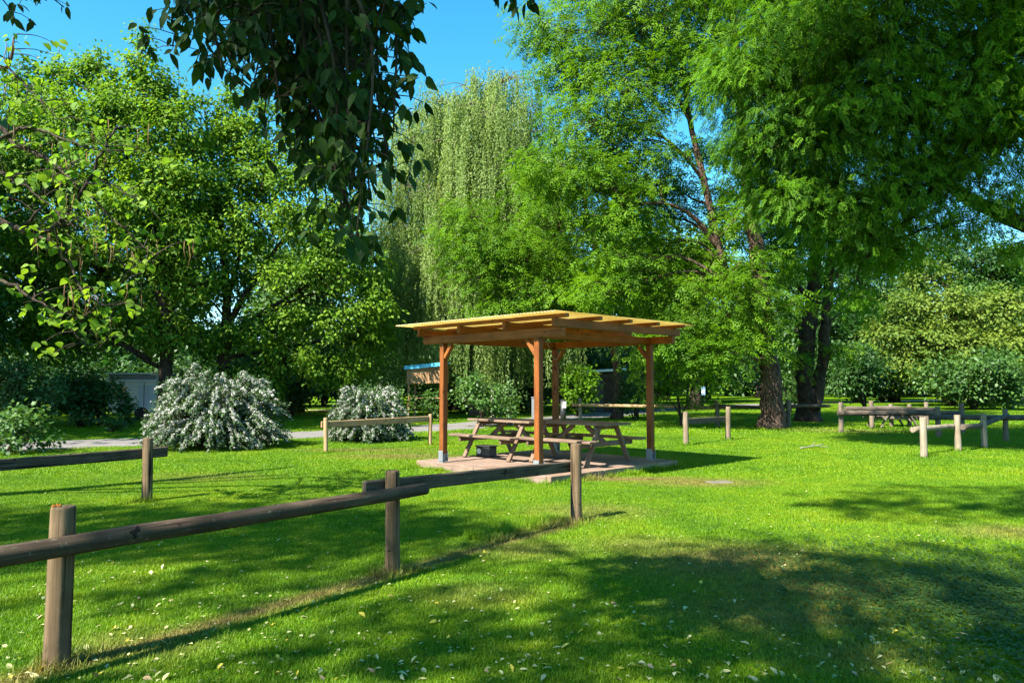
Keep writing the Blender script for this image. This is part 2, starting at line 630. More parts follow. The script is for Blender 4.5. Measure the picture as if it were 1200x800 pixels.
def foliage(r_, clumps, tpl='simple', size=0.14, sub=1.0, sub_r=0.45, per=26, droop=0.5, flat=0.5, inner=0.35, keep=None, upb=0.9):
    """clumps: (x, y, z, rx, ry, rz). Leaves sit in small pads spread mostly near the clump's outside, so that gaps stay open between pads."""
    PP, XX, ZZ, SS, TT, subs = [], [], [], [], [], []
    for (cx, cy_, cz, rx, ry, rz) in clumps:
        area = 4 * math.pi * ((rx * ry) ** 1.6 + (rx * rz) ** 1.6 + (ry * rz) ** 1.6) ** (1 / 1.6) / 3 ** (1 / 1.6)
        n = max(4, int(area * sub))
        dd = sphere_dirs(r_, n)
        dd[:, 2] = np.where((dd[:, 2] < 0) & (r_.random(n) < 0.35), -dd[:, 2], dd[:, 2])
        f = inner + (1 - inner) * np.sqrt(r_.random(n))
        f *= 1 + r_.normal(0, 0.20, n)
        C = np.array((cx, cy_, cz)) + dd * f[:, None] * np.array((rx, ry, rz))
        subs.append((np.array((cx, cy_, cz)), C))
        m = np.maximum(4, (per * r_.uniform(0.5, 1.4, n)).astype(int))
        idx = np.repeat(np.arange(n), m)
        sr = sub_r * r_.uniform(0.6, 1.3, n)
        off = r_.normal(size=(len(idx), 3)) * sr[idx, None] * np.array((0.62, 0.62, 0.62 * flat))
        off[:, 2] -= 0.28 * droop * np.hypot(off[:, 0], off[:, 1])
        P = C[idx] + off
        out = dd[idx]
        X = norm(off * np.array((1, 1, 0.3))) * 0.8 + out * 0.5 + np.array((0, 0, -droop)) + r_.normal(size=P.shape) * 0.42
        Z = np.array((0, 0, upb)) + out * 0.55 + r_.normal(size=P.shape) * 0.45
        base = np.clip(r_.normal(0.5, 0.17, n), 0, 1)
        PP.append(P); XX.append(X); ZZ.append(Z)
        SS.append(size * r_.uniform(0.65, 1.25, len(P)))
        TT.append(np.clip(base[idx] + r_.normal(0, 0.19, len(P)), 0, 1))
    P, X, Z, S, T = map(np.concatenate, (PP, XX, ZZ, SS, TT))
    if keep is not None:
        k = keep(P)
        P, X, Z, S, T = P[k], X[k], Z[k], S[k], T[k]
    return leaves(tpl, P, X, Z, S, T) + (subs,)


def grow_limbs(r_, tb, skeleton, subs, r0=0.07, twigs=0.5, tr=0.018):
    """Limbs from the nearest lower point of the skeleton to each clump, twigs out to its leaf pads."""
    sk = np.asarray(skeleton, float)
    for c, C in subs:
        d_ = np.linalg.norm(sk[:, :3] - c, axis=1) + 1.6 * np.maximum(0, sk[:, 2] - c[2] + 0.8)
        i = int(np.argmin(d_))
        a = sk[i, :3]
        rr = min(r0 * (0.6 + 0.12 * np.linalg.norm(c - a)), sk[i, 3] * 0.7)
        mid = (a + c) / 2 + np.array((0, 0, 0.12 * np.linalg.norm(c - a))) + r_.normal(0, 0.12, 3) * np.linalg.norm(c - a) * 0.4
        p = spline([a, mid, c], 4)
        tb.add(p, np.linspace(rr, rr * 0.4, len(p)), 6)
        k = r_.random(len(C)) < twigs
        for e in C[k]:
            s_ = p[r_.integers(len(p) // 2, len(p))]
            q = spline([s_, (s_ + e) / 2 + r_.normal(0, 0.10, 3), e], 2)
            tb.add(q, np.linspace(tr, tr * 0.35, len(q)), 4, cap=False)


def tree(name, label, cat, base, trunk, limbs, clumps, mat, bark, spec, seed, group=None, r0=0.07, twigs=0.4, extra=None):
    """trunk / limbs: rows (x, y, z, radius) in world metres."""
    r_ = np.random.default_rng(seed)
    root = empty(name, base)
    tag(root, label, cat, group)
    tb = Tubes()
    sk = []
    for li, ch in enumerate([trunk] + list(limbs)):
        p = spline(ch, 5)
        p[1:-1, :2] += r_.normal(0, 0.03, (len(p) - 2, 2)) * p[1:-1, 3:4] * 4
        rad = p[:, 3].copy()
        if li == 0:                                   # root flare
            h = p[:, 2] - p[0, 2]
            rad *= 1 + 0.45 * np.exp(-h / 0.35)
            p[0, 2] -= 0.1
        tb.add(p[:, :3], rad, 12 if li == 0 else 8, wob=0.035, r_=r_)
        sk += [row for row in p[(2 if li == 0 else 0):]]
    V, Fc, T, subs = foliage(r_, clumps, **spec)
    grow_limbs(r_, tb, sk, subs, r0, twigs)
    link_mesh('trunk', tb.mesh(name + '_trunk', base), bark, root)
    link_mesh('crown', np_mesh(name + '_crown', V - np.asarray(base), [Fc], T), mat, root)
    return root


def cl(px, py, Y, rx, rz, ry=None):
    p = at(px, py, Y)
    return (p[0], p[1], p[2], rx, ry or rx, rz)


def tp(px, py, Y, r):
    p = at(px, py, Y)
    return (p[0], p[1], p[2], r)


class MB:
    """Collects bevelled boxes and tubes for one mesh part."""
    def __init__(self):
        self.bm = bmesh.new()

    def box(self, size, loc, rot=(0, 0, 0), bev=0.006):
        r = bmesh.ops.create_cube(self.bm, size=1.0)
        vs_ = r['verts']
        bmesh.ops.scale(self.bm, vec=size, verts=vs_)
        if bev:
            es = list({e for v in vs_ for e in v.link_edges})
            rb = bmesh.ops.bevel(self.bm, geom=es, offset=bev, segments=1, affect='EDGES', profile=0.5)
            vs_ = list({v for f in rb['faces'] for v in f.verts})
        from mathutils import Euler
        mt = Matrix.Translation(loc) @ Euler(rot).to_matrix().to_4x4()
        bmesh.ops.transform(self.bm, matrix=mt, verts=vs_)
        return self

    def beam(self, a, b, wd, ht, bev=0.006, up=(0, 0, 1)):
        """A box from a to b, ht tall across `up`."""
        a, b = Vector(a), Vector(b)
        x = (b - a).normalized()
        y = Vector(up).cross(x).normalized()
        z = x.cross(y)
        m = Matrix((x, y, z)).transposed().to_4x4()
        r = bmesh.ops.create_cube(self.bm, size=1.0)
        vs_ = r['verts']
        bmesh.ops.scale(self.bm, vec=((b - a).length, wd, ht), verts=vs_)
        if bev:
            es = list({e for v in vs_ for e in v.link_edges})
            rb = bmesh.ops.bevel(self.bm, geom=es, offset=bev, segments=1, affect='EDGES', profile=0.5)
            vs_ = list({v for f in rb['faces'] for v in f.verts})
        bmesh.ops.transform(self.bm, matrix=Matrix.Translation((a + b) / 2) @ m, verts=vs_)
        return self

    def tube(self, pts, radii, seg=14, wob=0.0, r_=None):
        v, q, t = tube_arrays(pts, radii, seg, True, wob, r_)
        bv = [self.bm.verts.new(x) for x in v]
        for f in list(q) + list(t):
            fc = self.bm.faces.new([bv[i] for i in f])
            fc.smooth = len(f) == 4
        return self

    def build(self, name, mat, parent=None):
        me = bpy.data.meshes.new(name)
        bmesh.ops.recalc_face_normals(self.bm, faces=self.bm.faces)
        self.bm.to_mesh(me)
        self.bm.free()
        return link_mesh(name, me, mat, parent)


# ------------------------------------------------------------------ ground, road, track
def ground():
    xs = np.concatenate((np.linspace(-400, -60, 8), np.linspace(-50, 50, 41), np.linspace(60, 400, 8)))
    ys = np.concatenate((np.linspace(-120, -20, 6), np.linspace(-15, 75, 37), np.linspace(90, 600, 10)))
    X, Y = np.meshgrid(xs, ys, indexing='ij')
    V = np.stack([X, Y, np.zeros_like(X)], -1).reshape(-1, 3)
    ny = len(ys)
    i, j = np.meshgrid(np.arange(len(xs) - 1), np.arange(ny - 1), indexing='ij')
    a = (i * ny + j).ravel()
    Q = np.stack([a, a + ny, a + ny + 1, a + 1], -1)
    tag(link_mesh('lawn', np_mesh('lawn', V, [Q]), M['ground']), kind='structure')


ground()
ROAD = spline([(-40, 4, 3.2), (-24, 11.5, 3.2), (-12.5, 19.2, 3.3), (-7, 23.3, 3.3), (-3, 27.0, 3.3), (2.5, 35.0, 3.4), (9.5, 46.5, 3.6), (22, 60, 4.0), (50, 78, 4.0), (110, 110, 4.0)], 10)
TRACK = spline([(-6.0, 34, 2.2), (-9.5, 43.5, 2.0), (-14.5, 46.5, 2.0), (-24, 50, 2.0), (-50, 54, 2.0)], 8)


def strip(name, P, z, mat, seed):
    r_ = np.random.default_rng(seed)
    T = norm(np.gradient(P[:, :2], axis=0))
    N = np.stack([-T[:, 1], T[:, 0]], -1)
    n = len(P)
    k = 7
    V = []
    for i in range(n):
        for j in range(k):
            f = j / (k - 1) * 2 - 1
            e = P[i, 2] / 2 * f + (r_.normal(0, 0.10) if j in (0, k - 1) else 0)
            V.append((P[i, 0] + N[i, 0] * e, P[i, 1] + N[i, 1] * e, z))
    a = (np.arange(n - 1)[:, None] * k + np.arange(k - 1)[None]).ravel()
    Q = np.stack([a, a + k, a + k + 1, a + 1], -1)
    return tag(link_mesh(name, np_mesh(name, np.array(V), [Q[:, ::-1]]), mat), kind='structure')


strip('road', ROAD, 0.012, M['road'], 3)
strip('track', TRACK, 0.006, M['track'], 4)


def dist_to(P, xy):
    d_ = np.full(len(xy), 1e9)
    for i in range(len(P) - 1):
        a, b = P[i, :2], P[i + 1, :2]
        t = np.clip(((xy - a) @ (b - a)) / max(1e-9, (b - a) @ (b - a)), 0, 1)
        d_ = np.minimum(d_, np.linalg.norm(xy - (a + t[:, None] * (b - a)), axis=1))
    return d_


# ------------------------------------------------------------------ pergola, deck, tables
PC = np.array((0.70, 14.30))
PA = R(-45.8)
PU = np.array((math.cos(PA), math.sin(PA)))
PV = np.array((-math.sin(PA), math.cos(PA)))
DZ = 0.13


def st(s, t):
    """Deck coordinates (s along the left-front side from the left post, t back from it) to the pergola's own axes."""
    return s - 1.25, t - 1.575


def pergola():
    root = empty('pergola', (*PC, DZ), PA)
    tag(root, 'orange stained timber pergola with a pale see-through sheet roof over two picnic tables', 'pergola')
    H = 2.24
    for (s, t) in ((0, 0), (2.5, 0), (2.5, 3.15), (0, 3.15)):
        x, y = st(s, t)
        p = MB().box((0.115, 0.115, H - 0.16), (x, y, 0.16 + (H - 0.16) / 2), bev=0.008).build('post', M['pergola'], root)
        sh = MB()
        sh.box((0.128, 0.008, 0.20), (x, y - 0.064, 0.12), bev=0.002)
        sh.box((0.128, 0.008, 0.20), (x, y + 0.064, 0.12), bev=0.002)
        sh.box((0.10, 0.10, 0.02), (x, y, 0.15), bev=0.002)
        sh.box((0.05, 0.05, 0.14), (x, y, 0.07), bev=0.002)
        sh.box((0.18, 0.18, 0.01), (x, y, 0.006), bev=0.002)
        sh.build('post_shoe', M['galv'], p)
        sx = 1 if s == 0 else -1
        sy = 1 if t == 0 else -1
        MB().beam((x + sx * 0.05, y, H - 0.27), (x + sx * 0.25, y, H - 0.03), 0.07, 0.085, up=(0, 1, 0)).build('knee_brace', M['pergola_x'], root)
    zb = H + 0.075
    for t in (0, 3.15):
        a, b = st(-0.58, t), st(3.06, t)
        MB().beam((*a, zb), (*b, zb), 0.10, 0.145, 0.008).build('beam', M['pergola_x'], root)
    for s in (0, 2.5):
        a, b = st(s, 0.055), st(s, 3.095)
        MB().beam((*a, zb - 0.004), (*b, zb - 0.004), 0.08, 0.135, 0.008).build('tie_beam', M['pergola_y'], root)
    zr = zb + 0.0755 + 0.07
    for s in (-0.52, 0.68, 1.88, 3.03):
        a, b = st(s, -0.22), st(s, 3.36)
        MB().beam((*a, zr), (*b, zr), 0.07, 0.14, 0.006).build('rafter', M['pergola_y'], root)
    zp = zr + 0.071 + 0.03
    for t in (-0.15, 0.69, 1.52, 2.34, 3.17):
        a, b = st(-0.72, t), st(3.28, t)
        MB().beam((*a, zp), (*b, zp), 0.08, 0.06, 0.005).build('purlin', M['pergola_x'], root)
    # corrugated sheet, ridges along t
    xs = np.arange(-0.92, 3.30, 0.0127)
    ts = np.linspace(-0.47, 3.55, 9)
    V = []
    for x in xs:
        z = zp + 0.031 + 0.014 + 0.012 * math.sin(2 * math.pi * x / 0.076)
        for t in ts:
            a = st(x, t)
            V.append((a[0], a[1], z - 0.02 * (t > 3.5)))
    k = len(ts)
    a = (np.arange(len(xs) - 1)[:, None] * k + np.arange(k - 1)[None]).ravel()
    o = link_mesh('roof_sheet', np_mesh('roof_sheet', np.array(V), [np.stack([a, a + k, a + k + 1, a + 1], -1)], smooth=True), M['sheet'], root)
    o.modifiers.new('thick', 'SOLIDIFY').thickness = 0.0025
    # loose cable under the tie beam
    a, b = st(2.5, 0.2), st(0.4, 2.9)
    pts = spline([(*a, H - 0.06), ((a[0] + b[0]) / 2, (a[1] + b[1]) / 2, H - 0.30), (*b, H - 0.05)], 8)
    MB().tube(pts, np.full(len(pts), 0.005), 5).build('cable', M['galv'], root)


pergola()


def deck():
    root = empty('wooden_deck', (*PC, 0), PA)
    tag(root, 'low worn pinkish timber deck under the pergola and picnic tables', 'deck')
    s0, s1, t0, t1 = -0.62, 2.92, -0.17, 3.45
    b = MB()
    n = 25
    wd = (t1 - t0 - 0.2) / n
    for i in range(n):
        t = t0 + 0.1 + wd * (i + 0.5)
        x0, y = st(s0 + 0.1, t)
        x1, _ = st(s1 - 0.1, t)
        cut = random.uniform(0.3, 0.7)
        xm = x0 + (x1 - x0) * cut
        zz = DZ - 0.02 + random.uniform(-0.002, 0.002)
        b.box((xm - x0 - 0.004, wd - 0.006, 0.036), ((x0 + xm) / 2, y, zz), bev=0.003)
        b.box((x1 - xm - 0.004, wd - 0.006, 0.036), ((x1 + xm) / 2, y, zz), bev=0.003)
    b.build('boards', M['deck'], root)
    for (ta, tb) in ((t0, 1.2), (1.2, 2.75), (2.75, t1)):
        for s in (s0 + 0.05, s1 - 0.05):
            a, c = st(s, ta + 0.004), st(s, tb - 0.004)
            MB().beam((*a, 0.06), (*c, 0.06), 0.10, 0.145, 0.01).build('edging', M['deck_edge'], root)
    for (sa, sb) in ((s0 + 0.1, 1.05), (1.05, s1 - 0.1)):
        for t in (t0 + 0.05, t1 - 0.05):
            a, c = st(sa + 0.004, t), st(sb - 0.004, t)
            MB().beam((*a, 0.06), (*c, 0.06), 0.10, 0.145, 0.01).build('edging', M['deck'], root)


deck()


def picnic_table(label, loc, rz, wood='table', leg='table_leg', L=1.82, group=None):
    root = empty('picnic_table', loc, rz)
    tag(root, label, 'picnic table', group)
    tb = MB()
    for i in range(5):
        tb.box((L + random.uniform(-0.01, 0.01), 0.142, 0.042), (0, (i - 2) * 0.150, 0.742 + random.uniform(-0.002, 0.002)), bev=0.006)
    tb.build('tabletop', M[wood], root)
    for s in (-1, 1):
        sb = MB()
        for k in (-1, 1):
            sb.box((L, 0.125, 0.042), (0, s * 0.74 + k * 0.066, 0.452), bev=0.006)
        sb.build('bench_seat', M[wood], root)
    for e in (-1, 1):
        x = e * 0.60
        MB().box((0.05, 0.66, 0.075), (x, 0, 0.682), bev=0.005).build('top_cleat', M[leg], root)
        MB().box((0.05, 1.66, 0.095), (x, 0, 0.382), bev=0.006).build('bench_bearer', M[leg], root)
        for s in (-1, 1):
            MB().beam((x + e * 0.051, s * 0.66, 0.005), (x + e * 0.051, s * 0.245, 0.715), 0.05, 0.095, 0.006, up=(1, 0, 0)).build('leg', M[leg], root)
        MB().beam((x - e * 0.03, 0, 0.40), (e * 0.14, 0, 0.70), 0.09, 0.045, 0.005, up=(0, 1, 0)).build('brace', M[leg], root)
    return root


def deck_pt(s, t, z=DZ):
    a = st(s, t)
    p = PC + a[0] * PU + a[1] * PV
    return (p[0], p[1], z)


picnic_table('weathered picnic table on the deck whose near end points at the front fence', deck_pt(1.80, 1.86), PA + R(2))
picnic_table('weathered picnic table on the deck with the black box under its bench', deck_pt(0.22, 1.55), PA - R(1))

bx = empty('bait_box', gr(570, 534.5, DZ), PA + R(8))
tag(bx, 'small black box with a white round sticker under the picnic bench', 'box')
MB().box((0.36, 0.24, 0.19), (0, 0, 0.10), bev=0.012).build('body', M['black'], bx)
MB().box((0.39, 0.27, 0.03), (0, 0, 0.211), bev=0.008).build('lid', M['black'], bx)
MB().tube([(-0.10, -0.1202, 0.11), (-0.10, -0.1225, 0.11)], [0.055, 0.055], 20).build('sticker', M['white'], bx)
MB().tube([(-0.183, 0.0, 0.11), (-0.1805, 0.0, 0.11)], [0.05, 0.05], 20).build('sticker', M['white'], bx)


# ------------------------------------------------------------------ fences
def fence(label, posts, rails, group=None):
    """posts: (x, y, height, radius, material); rails: (kind, a, b, size, material), a and b are points."""
    base = np.array((posts[0][0], posts[0][1], 0.0))
    root = empty('wooden_fence', base)
    tag(root, label, 'fence', group)
    r_ = np.random.default_rng(int(abs(base[0] * 100) + base[1] * 10))
    for (x, y, h, r, mt) in posts:
        q = MB()
        lean = r_.normal(0, 0.012, 2)
        zs = np.array((-0.1, 0.0, 0.25, 0.5, 0.75, 0.985, 1.0))
        rad = r * np.array((1.05, 1.04, 1.0, 0.985, 0.97, 0.955, 0.90))
        pts = [(x - base[0] + lean[0] * z, y - base[1] + lean[1] * z, z * h) for z in zs]
        q.tube(pts, rad, 18, 0.012, r_)
        o = q.build('post', M[mt], root)
    for (kind, a, b, size, mt) in rails:
        a, b = np.asarray(a, float) - base, np.asarray(b, float) - base
        ln = np.linalg.norm(b - a)
        d_ = (b - a) / ln
        q = MB()
        if kind == 'log':
            n = 12
            pts = np.zeros((n, 3))
            pts[:, 0] = np.linspace(-ln / 2, ln / 2, n)
            pts[1:-1, 1:] += r_.normal(0, 0.004, (n - 2, 2))
            rad = size * np.linspace(1.06, 0.95, n)
            rad[0] *= 0.93
            rad[-1] *= 0.93
            q.tube(pts, rad, 18, 0.012, r_)
        elif kind == 'bent':
            pts = spline([(-ln / 2, 0, 0), (-ln / 6, 0, -0.05), (ln / 5, 0, 0.02), (ln / 2, 0, 0.09)], 5)
            q.tube(pts, np.linspace(size, size * 0.8, len(pts)), 14, 0.02, r_)
        else:
            q.box((ln, size[0], size[1]), (0, 0, 0), bev=0.012)
        o = q.build('rail', M[mt], root)
        o.location = tuple((a + b) / 2)
        o.rotation_euler = (0, -math.asin(d_[2]), math.atan2(d_[1], d_[0]))
    return root


def pg(px, py):
    return gr(px, py)


nrm = np.array((-FD[1], FD[0], 0))        # towards the far side of the front fence
fd3 = np.array((FD[0], FD[1], 0))
u12 = (P2 - P1) / np.linalg.norm(P2 - P1)
n12 = np.array((u12[1], -u12[0], 0))      # towards the camera
u23 = (P3 - P2) / np.linalg.norm(P3 - P2)
n23 = np.array((u23[1], -u23[0], 0))
P0 = P1 - u12 * 2.6
ra = P0 + n12 * 0.122 + np.array((0, 0, 0.71))
rb = P2 + n12 * 0.118 + u12 * 0.27 + np.array((0, 0, 0.692))
fence('nearest fence of dark log and board on round posts, crossing before the pergola',
      [(P0[0], P0[1], 0.9, 0.068, 'post_grey'), (P1[0], P1[1], 0.905, 0.068, 'post_grey'), (P2[0], P2[1], 0.865, 0.063, 'post_grey'), (P3[0], P3[1], 0.905, 0.066, 'post_grey')],
      [('log', ra, rb, 0.056, 'rail_dark'),
       ('board', P2 - u23 * 0.26 - n23 * 0.088 + np.array((0, 0, 0.735)), P3 + u23 * 0.20 - n23 * 0.088 + np.array((0, 0, 0.632)), (0.045, 0.125), 'board_dark')])
# orange lichen and frayed end grain on top of the nearest post
lv = MB()
for i in range(6):
    a, rr = random.uniform(2.6, 5.0), random.uniform(0.01, 0.045)
    lv.box((0.022, 0.018, 0.012), (math.cos(a) * rr, math.sin(a) * rr, 0.0), (random.uniform(-.4, .4), random.uniform(-.4, .4), a), 0.003)
lo = lv.build('lichen', M['lichen'])
fr = [o for o in bpy.data.objects if o.name.startswith('wooden_fence')][0]
pp = [c for c in fr.children if c.name.startswith('post')][1]
lo.parent = pp
lo.location = (P1[0] - P0[0], P1[1] - P0[1], 0.908)

B1 = pg(172, 588)
fence('grey board fence at the far left with one post standing before the large white bush',
      [(B1[0], B1[1], 0.865, 0.068, 'post_grey'), (*(B1 - fd3 * 2.7)[:2], 0.87, 0.066, 'post_grey')],
      [('board', B1 + fd3 * 0.32 + nrm * 0.09 + (0, 0, 0.655), B1 - fd3 * 3.0 + nrm * 0.09 + (0, 0, 0.635), (0.045, 0.14), 'board_dark')])
C1, C2 = pg(382, 531), pg(504, 522)
cu = (C2 - C1) / np.linalg.norm(C2 - C1)
cn = np.array((-cu[1], cu[0], 0))
fence('light tan board fence in front of the smaller white flowering bush',
      [(C1[0], C1[1], 0.82, 0.05, 'post_tan'), (C2[0], C2[1], 0.82, 0.05, 'post_tan')],
      [('board', C1 + cn * 0.07 + (0, 0, 0.66) - cu * 0.1, C2 - cn * 0.0 - cu * 0.05 + (0, 0, 0.70), (0.04, 0.15), 'board_tan')])
D1, D2 = pg(804, 522), pg(853, 516)
fence('short two post fence with a low board, just right of the pergola',
      [(D1[0], D1[1], 0.88, 0.07, 'post_mid'), (D2[0], D2[1], 0.96, 0.07, 'post_mid')],
      [('board', D1 + (-0.05, 0.09, 0.62), D2 + (0.0, 0.09, 0.60), (0.05, 0.16), 'rail_dim')])
E0, E1, E2 = pg(680, 494), pg(841, 499), pg(924, 501)
E0 = np.array((E0[0], E0[1], 0))
fence('far round log fence behind the pergola running to the big leaning trunks',
      [(E0[0], E0[1], 1.0, 0.075, 'post_pale'), (E1[0], E1[1], 1.0, 0.085, 'post_dim'), (E2[0], E2[1], 1.03, 0.085, 'post_dim')],
      [('log', E0 + (-0.35, -0.12, 0.72), E1 + (0.4, -0.12, 0.70), 0.065, 'post_tan'),
       ('log', E1 + (-0.2, 0.13, 0.78), E2 + (-0.9, 0.13, 0.74), 0.065, 'rail_dim'),
       ('log', E2 + (-0.3, 0.13, 0.80), E2 + (1.6, 0.13, 0.80), 0.06, 'rail_dim')])
F1, F2, F3, F4 = pg(986, 507), pg(1022, 502), pg(1100, 512), pg(1128, 507)
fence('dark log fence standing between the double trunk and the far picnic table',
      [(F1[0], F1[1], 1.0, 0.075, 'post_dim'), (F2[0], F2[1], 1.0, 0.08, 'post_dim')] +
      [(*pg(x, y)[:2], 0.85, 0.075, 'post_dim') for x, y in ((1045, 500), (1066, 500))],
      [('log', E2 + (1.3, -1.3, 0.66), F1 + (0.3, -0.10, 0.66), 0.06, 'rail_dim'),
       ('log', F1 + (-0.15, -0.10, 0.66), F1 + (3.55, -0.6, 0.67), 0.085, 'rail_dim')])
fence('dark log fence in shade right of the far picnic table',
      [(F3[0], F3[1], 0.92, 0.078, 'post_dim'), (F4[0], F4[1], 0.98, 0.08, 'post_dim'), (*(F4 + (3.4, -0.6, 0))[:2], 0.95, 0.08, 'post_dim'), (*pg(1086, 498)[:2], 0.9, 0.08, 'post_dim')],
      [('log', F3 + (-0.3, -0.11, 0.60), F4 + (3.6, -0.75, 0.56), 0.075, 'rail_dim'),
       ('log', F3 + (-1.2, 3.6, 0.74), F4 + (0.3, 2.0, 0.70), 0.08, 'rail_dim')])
G1, G2, G3, G4 = pg(1083, 536), pg(1123, 529), pg(1154, 525), pg(1179, 517)
fence('bleached post fence with one crooked log rail, standing in sun at the right',
      [(G1[0], G1[1], 0.88, 0.072, 'post_pale'), (G2[0], G2[1], 0.87, 0.072, 'post_pale'), (G3[0], G3[1], 0.86, 0.072, 'post_pale'), (G4[0], G4[1], 0.9, 0.07, 'post_dim')],
      [('log', G1 + (-0.18, 0.10, 0.60), G2 + (0.0, 0.10, 0.60), 0.062, 'post_pale'),
       ('bent', G2 + (0.05, -0.11, 0.59), G4 + (-0.1, -0.25, 0.66), 0.07, 'rail_dim')])
H0 = G4
fence('straight dark rail fence leaving the picture behind the crooked log',
      [(*(G4 + (2.6, -0.4, 0))[:2], 0.95, 0.075, 'post_dim'), (*(G4 + (5.0, -0.9, 0))[:2], 0.95, 0.075, 'post_dim')],
      [('log', G4 + (-1.2, 0.12, 0.66), G4 + (5.2, -0.78, 0.66), 0.07, 'rail_dim')])

pt = gr(1052, 501)
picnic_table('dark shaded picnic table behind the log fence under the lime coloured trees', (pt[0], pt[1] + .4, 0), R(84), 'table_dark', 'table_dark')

# ------------------------------------------------------------------ small far things
p = gr(660, 497)
b_ = empty('bollard_lamp', p)
tag(b_, 'black bollard lamp with a cream head behind the picnic tables', 'bollard')
MB().tube([(0, 0, 0), (0, 0, 0.95)], [0.115, 0.115], 18).build('column', M['black'], b_)
MB().box((0.13, 0.03, 0.26), (0.055, -0.118, 0.78), bev=0.008).build('lamp_panel', M['cream'], b_)
MB().tube([(0, 0, 0.951), (0, 0, 0.975)], [0.13, 0.12], 18).build('cap', M['black'], b_)

p = gr(822, 474)
s_ = empty('notice_board', p)
tag(s_, 'small blue and white notice board on two legs beyond the far road', 'sign')
for e in (-1, 1):
    MB().box((0.06, 0.06, 1.3), (e * 0.26, 0, 0.65), bev=0.006).build('leg', M['black'], s_)
MB().box((0.62, 0.04, 0.68), (0, -0.052, 1.08), bev=0.006).build('board', M['sign_blue'], s_)
MB().box((0.46, 0.01, 0.26), (0, -0.078, 1.02), bev=0.002).build('panel', M['white'], s_)

# caravan behind the shrubs
p = at(178, 470, 33)
cv = empty('caravan', (p[0] - 0.55, 33.6, 0), R(4))
tag(cv, 'white caravan with a pale blue side, half hidden between the dark shrubs', 'caravan')
MB().box((2.5, 1.9, 1.42), (0, 0, 1.06), bev=0.05).build('body', M['white'], cv)
MB().box((2.2, 1.6, 0.26), (-0.25, 0, 1.91), bev=0.04).build('roof_box', M['galv'], cv)
MB().box((2.32, 1.72, 0.05), (-0.25, 0, 2.067), bev=0.02).build('roof_cap', M['white'], cv)
MB().box((2.65, 2.05, 0.10), (0, 0, 1.75), bev=0.02).build('roof_rim', M['white'], cv)
MB().box((1.1, 0.03, 1.0), (0.62, -0.957, 1.06), bev=0.006).build('side_panel', M['bluewall'], cv)
f_ = MB().box((0.6, 0.03, 0.5), (-0.75, -0.955, 1.25), bev=0.006).build('window', M['glass'], cv)
for xx in (0.30, 0.86):
    MB().box((0.035, 0.02, 1.25), (xx, -0.985, 1.05), bev=0.004).build('trim', M['galv'], cv)
for e in (-1, 1):
    MB().tube([(0.2, e * 0.80, 0.30), (0.2, e * 0.98, 0.30)], [0.30, 0.30], 20).build('wheel', M['rubber'], cv)
p = at(184.5, 470, 31.5)
po = empty('capped_post', (p[0], p[1], 0))
tag(po, 'pale post with a flat wide cap beside the white caravan', 'post')
MB().tube([(0, 0, 0), (0, 0, 1.98)], [0.07, 0.07], 12).build('post', M['cream'], po)
MB().box((0.46, 0.3, 0.13), (0, 0, 2.04), bev=0.02).build('cap', M['cream'], po)

# kiosk with blue tarpaulin roof
p = at(497, 440, 33)
kk = empty('wooden_kiosk', (p[0] + 0.1, p[1] + 0.6, 0), R(-8))
tag(kk, 'open wooden kiosk with a blue tarpaulin roof beside the willow', 'kiosk')
for ex in (-1, 1):
    for ey in (-1, 1):
        MB().box((0.09, 0.09, 2.3), (ex * 0.86, ey * 0.6, 1.15), bev=0.006).build('post', M['plank_wall'], kk)
for ex in (-1, 1):
    w_ = MB()
    for i in range(12):
        w_.box((0.148, 0.03, 0.78), (-0.85 + i * 0.1545, ex * 0.665, 2.03 + 0.004 * i), bev=0.004)
    w_.build('plank_wall', M['plank_wall'], kk)
    w_ = MB()
    for i in range(8):
        w_.box((0.03, 0.15, 0.78), (ex * 0.945, -0.57 + i * 0.163, 2.03), bev=0.004)
    w_.build('plank_wall', M['plank_wall'], kk)
rf = MB()
rf.box((2.1, 1.6, 0.05), (0, 0, 2.52), (0, R(-4.5), 0), bev=0.015)
rf.box((2.1, 0.03, 0.17), (0, -0.812, 2.455), (0, R(-4.5), 0), bev=0.008)
rf.build('roof', M['tarp'], kk)
kk.scale = (.86, .9, .98)
MB().box((1.7, 1.15, 0.04), (0, 0, 1.0), bev=0.006).build('counter', M['plank_wall'], kk)

# small shed with pale roof
p = at(697, 440, 42)
sh = empty('garden_shed', (p[0] + 0.3, p[1] + 1, 0), R(6))
tag(sh, 'garden shed with a pale flat roof behind the bushes right of the pergola posts', 'shed')
MB().box((2.4, 2.0, 2.2), (0, 0, 1.1), bev=0.01).build('wall', M['rail_dark'], sh)
MB().box((0.8, 0.03, 1.8), (-0.3, -1.016, 0.92), bev=0.006).build('door', M['black'], sh)
MB().box((2.75, 2.4, 0.14), (0, 0, 2.36), (0, R(-3), 0), bev=0.015).build('roof', M['white'], sh)

for (px, py, Y, h, wd, mt, lab) in ((577, 470, 30, 1.4, 0.13, 'cream', 'narrow white utility post among the shrubs left of the middle pergola post'),
                                    (625.5, 480, 35, 0.95, 0.20, 'galv', 'low pale blue utility post behind the pergola in front of the willow trunk')):
    p = at(px, py, Y)
    o = empty('utility_post', (p[0], p[1], 0))
    tag(o, lab, 'post')
    MB().box((wd, 0.16, h), (0, 0, h / 2), bev=0.02).build('column', M[mt], o)
    MB().box((wd + 0.05, 0.21, 0.05), (0, 0, h + 0.026), bev=0.012).build('cap', M['galv'], o)

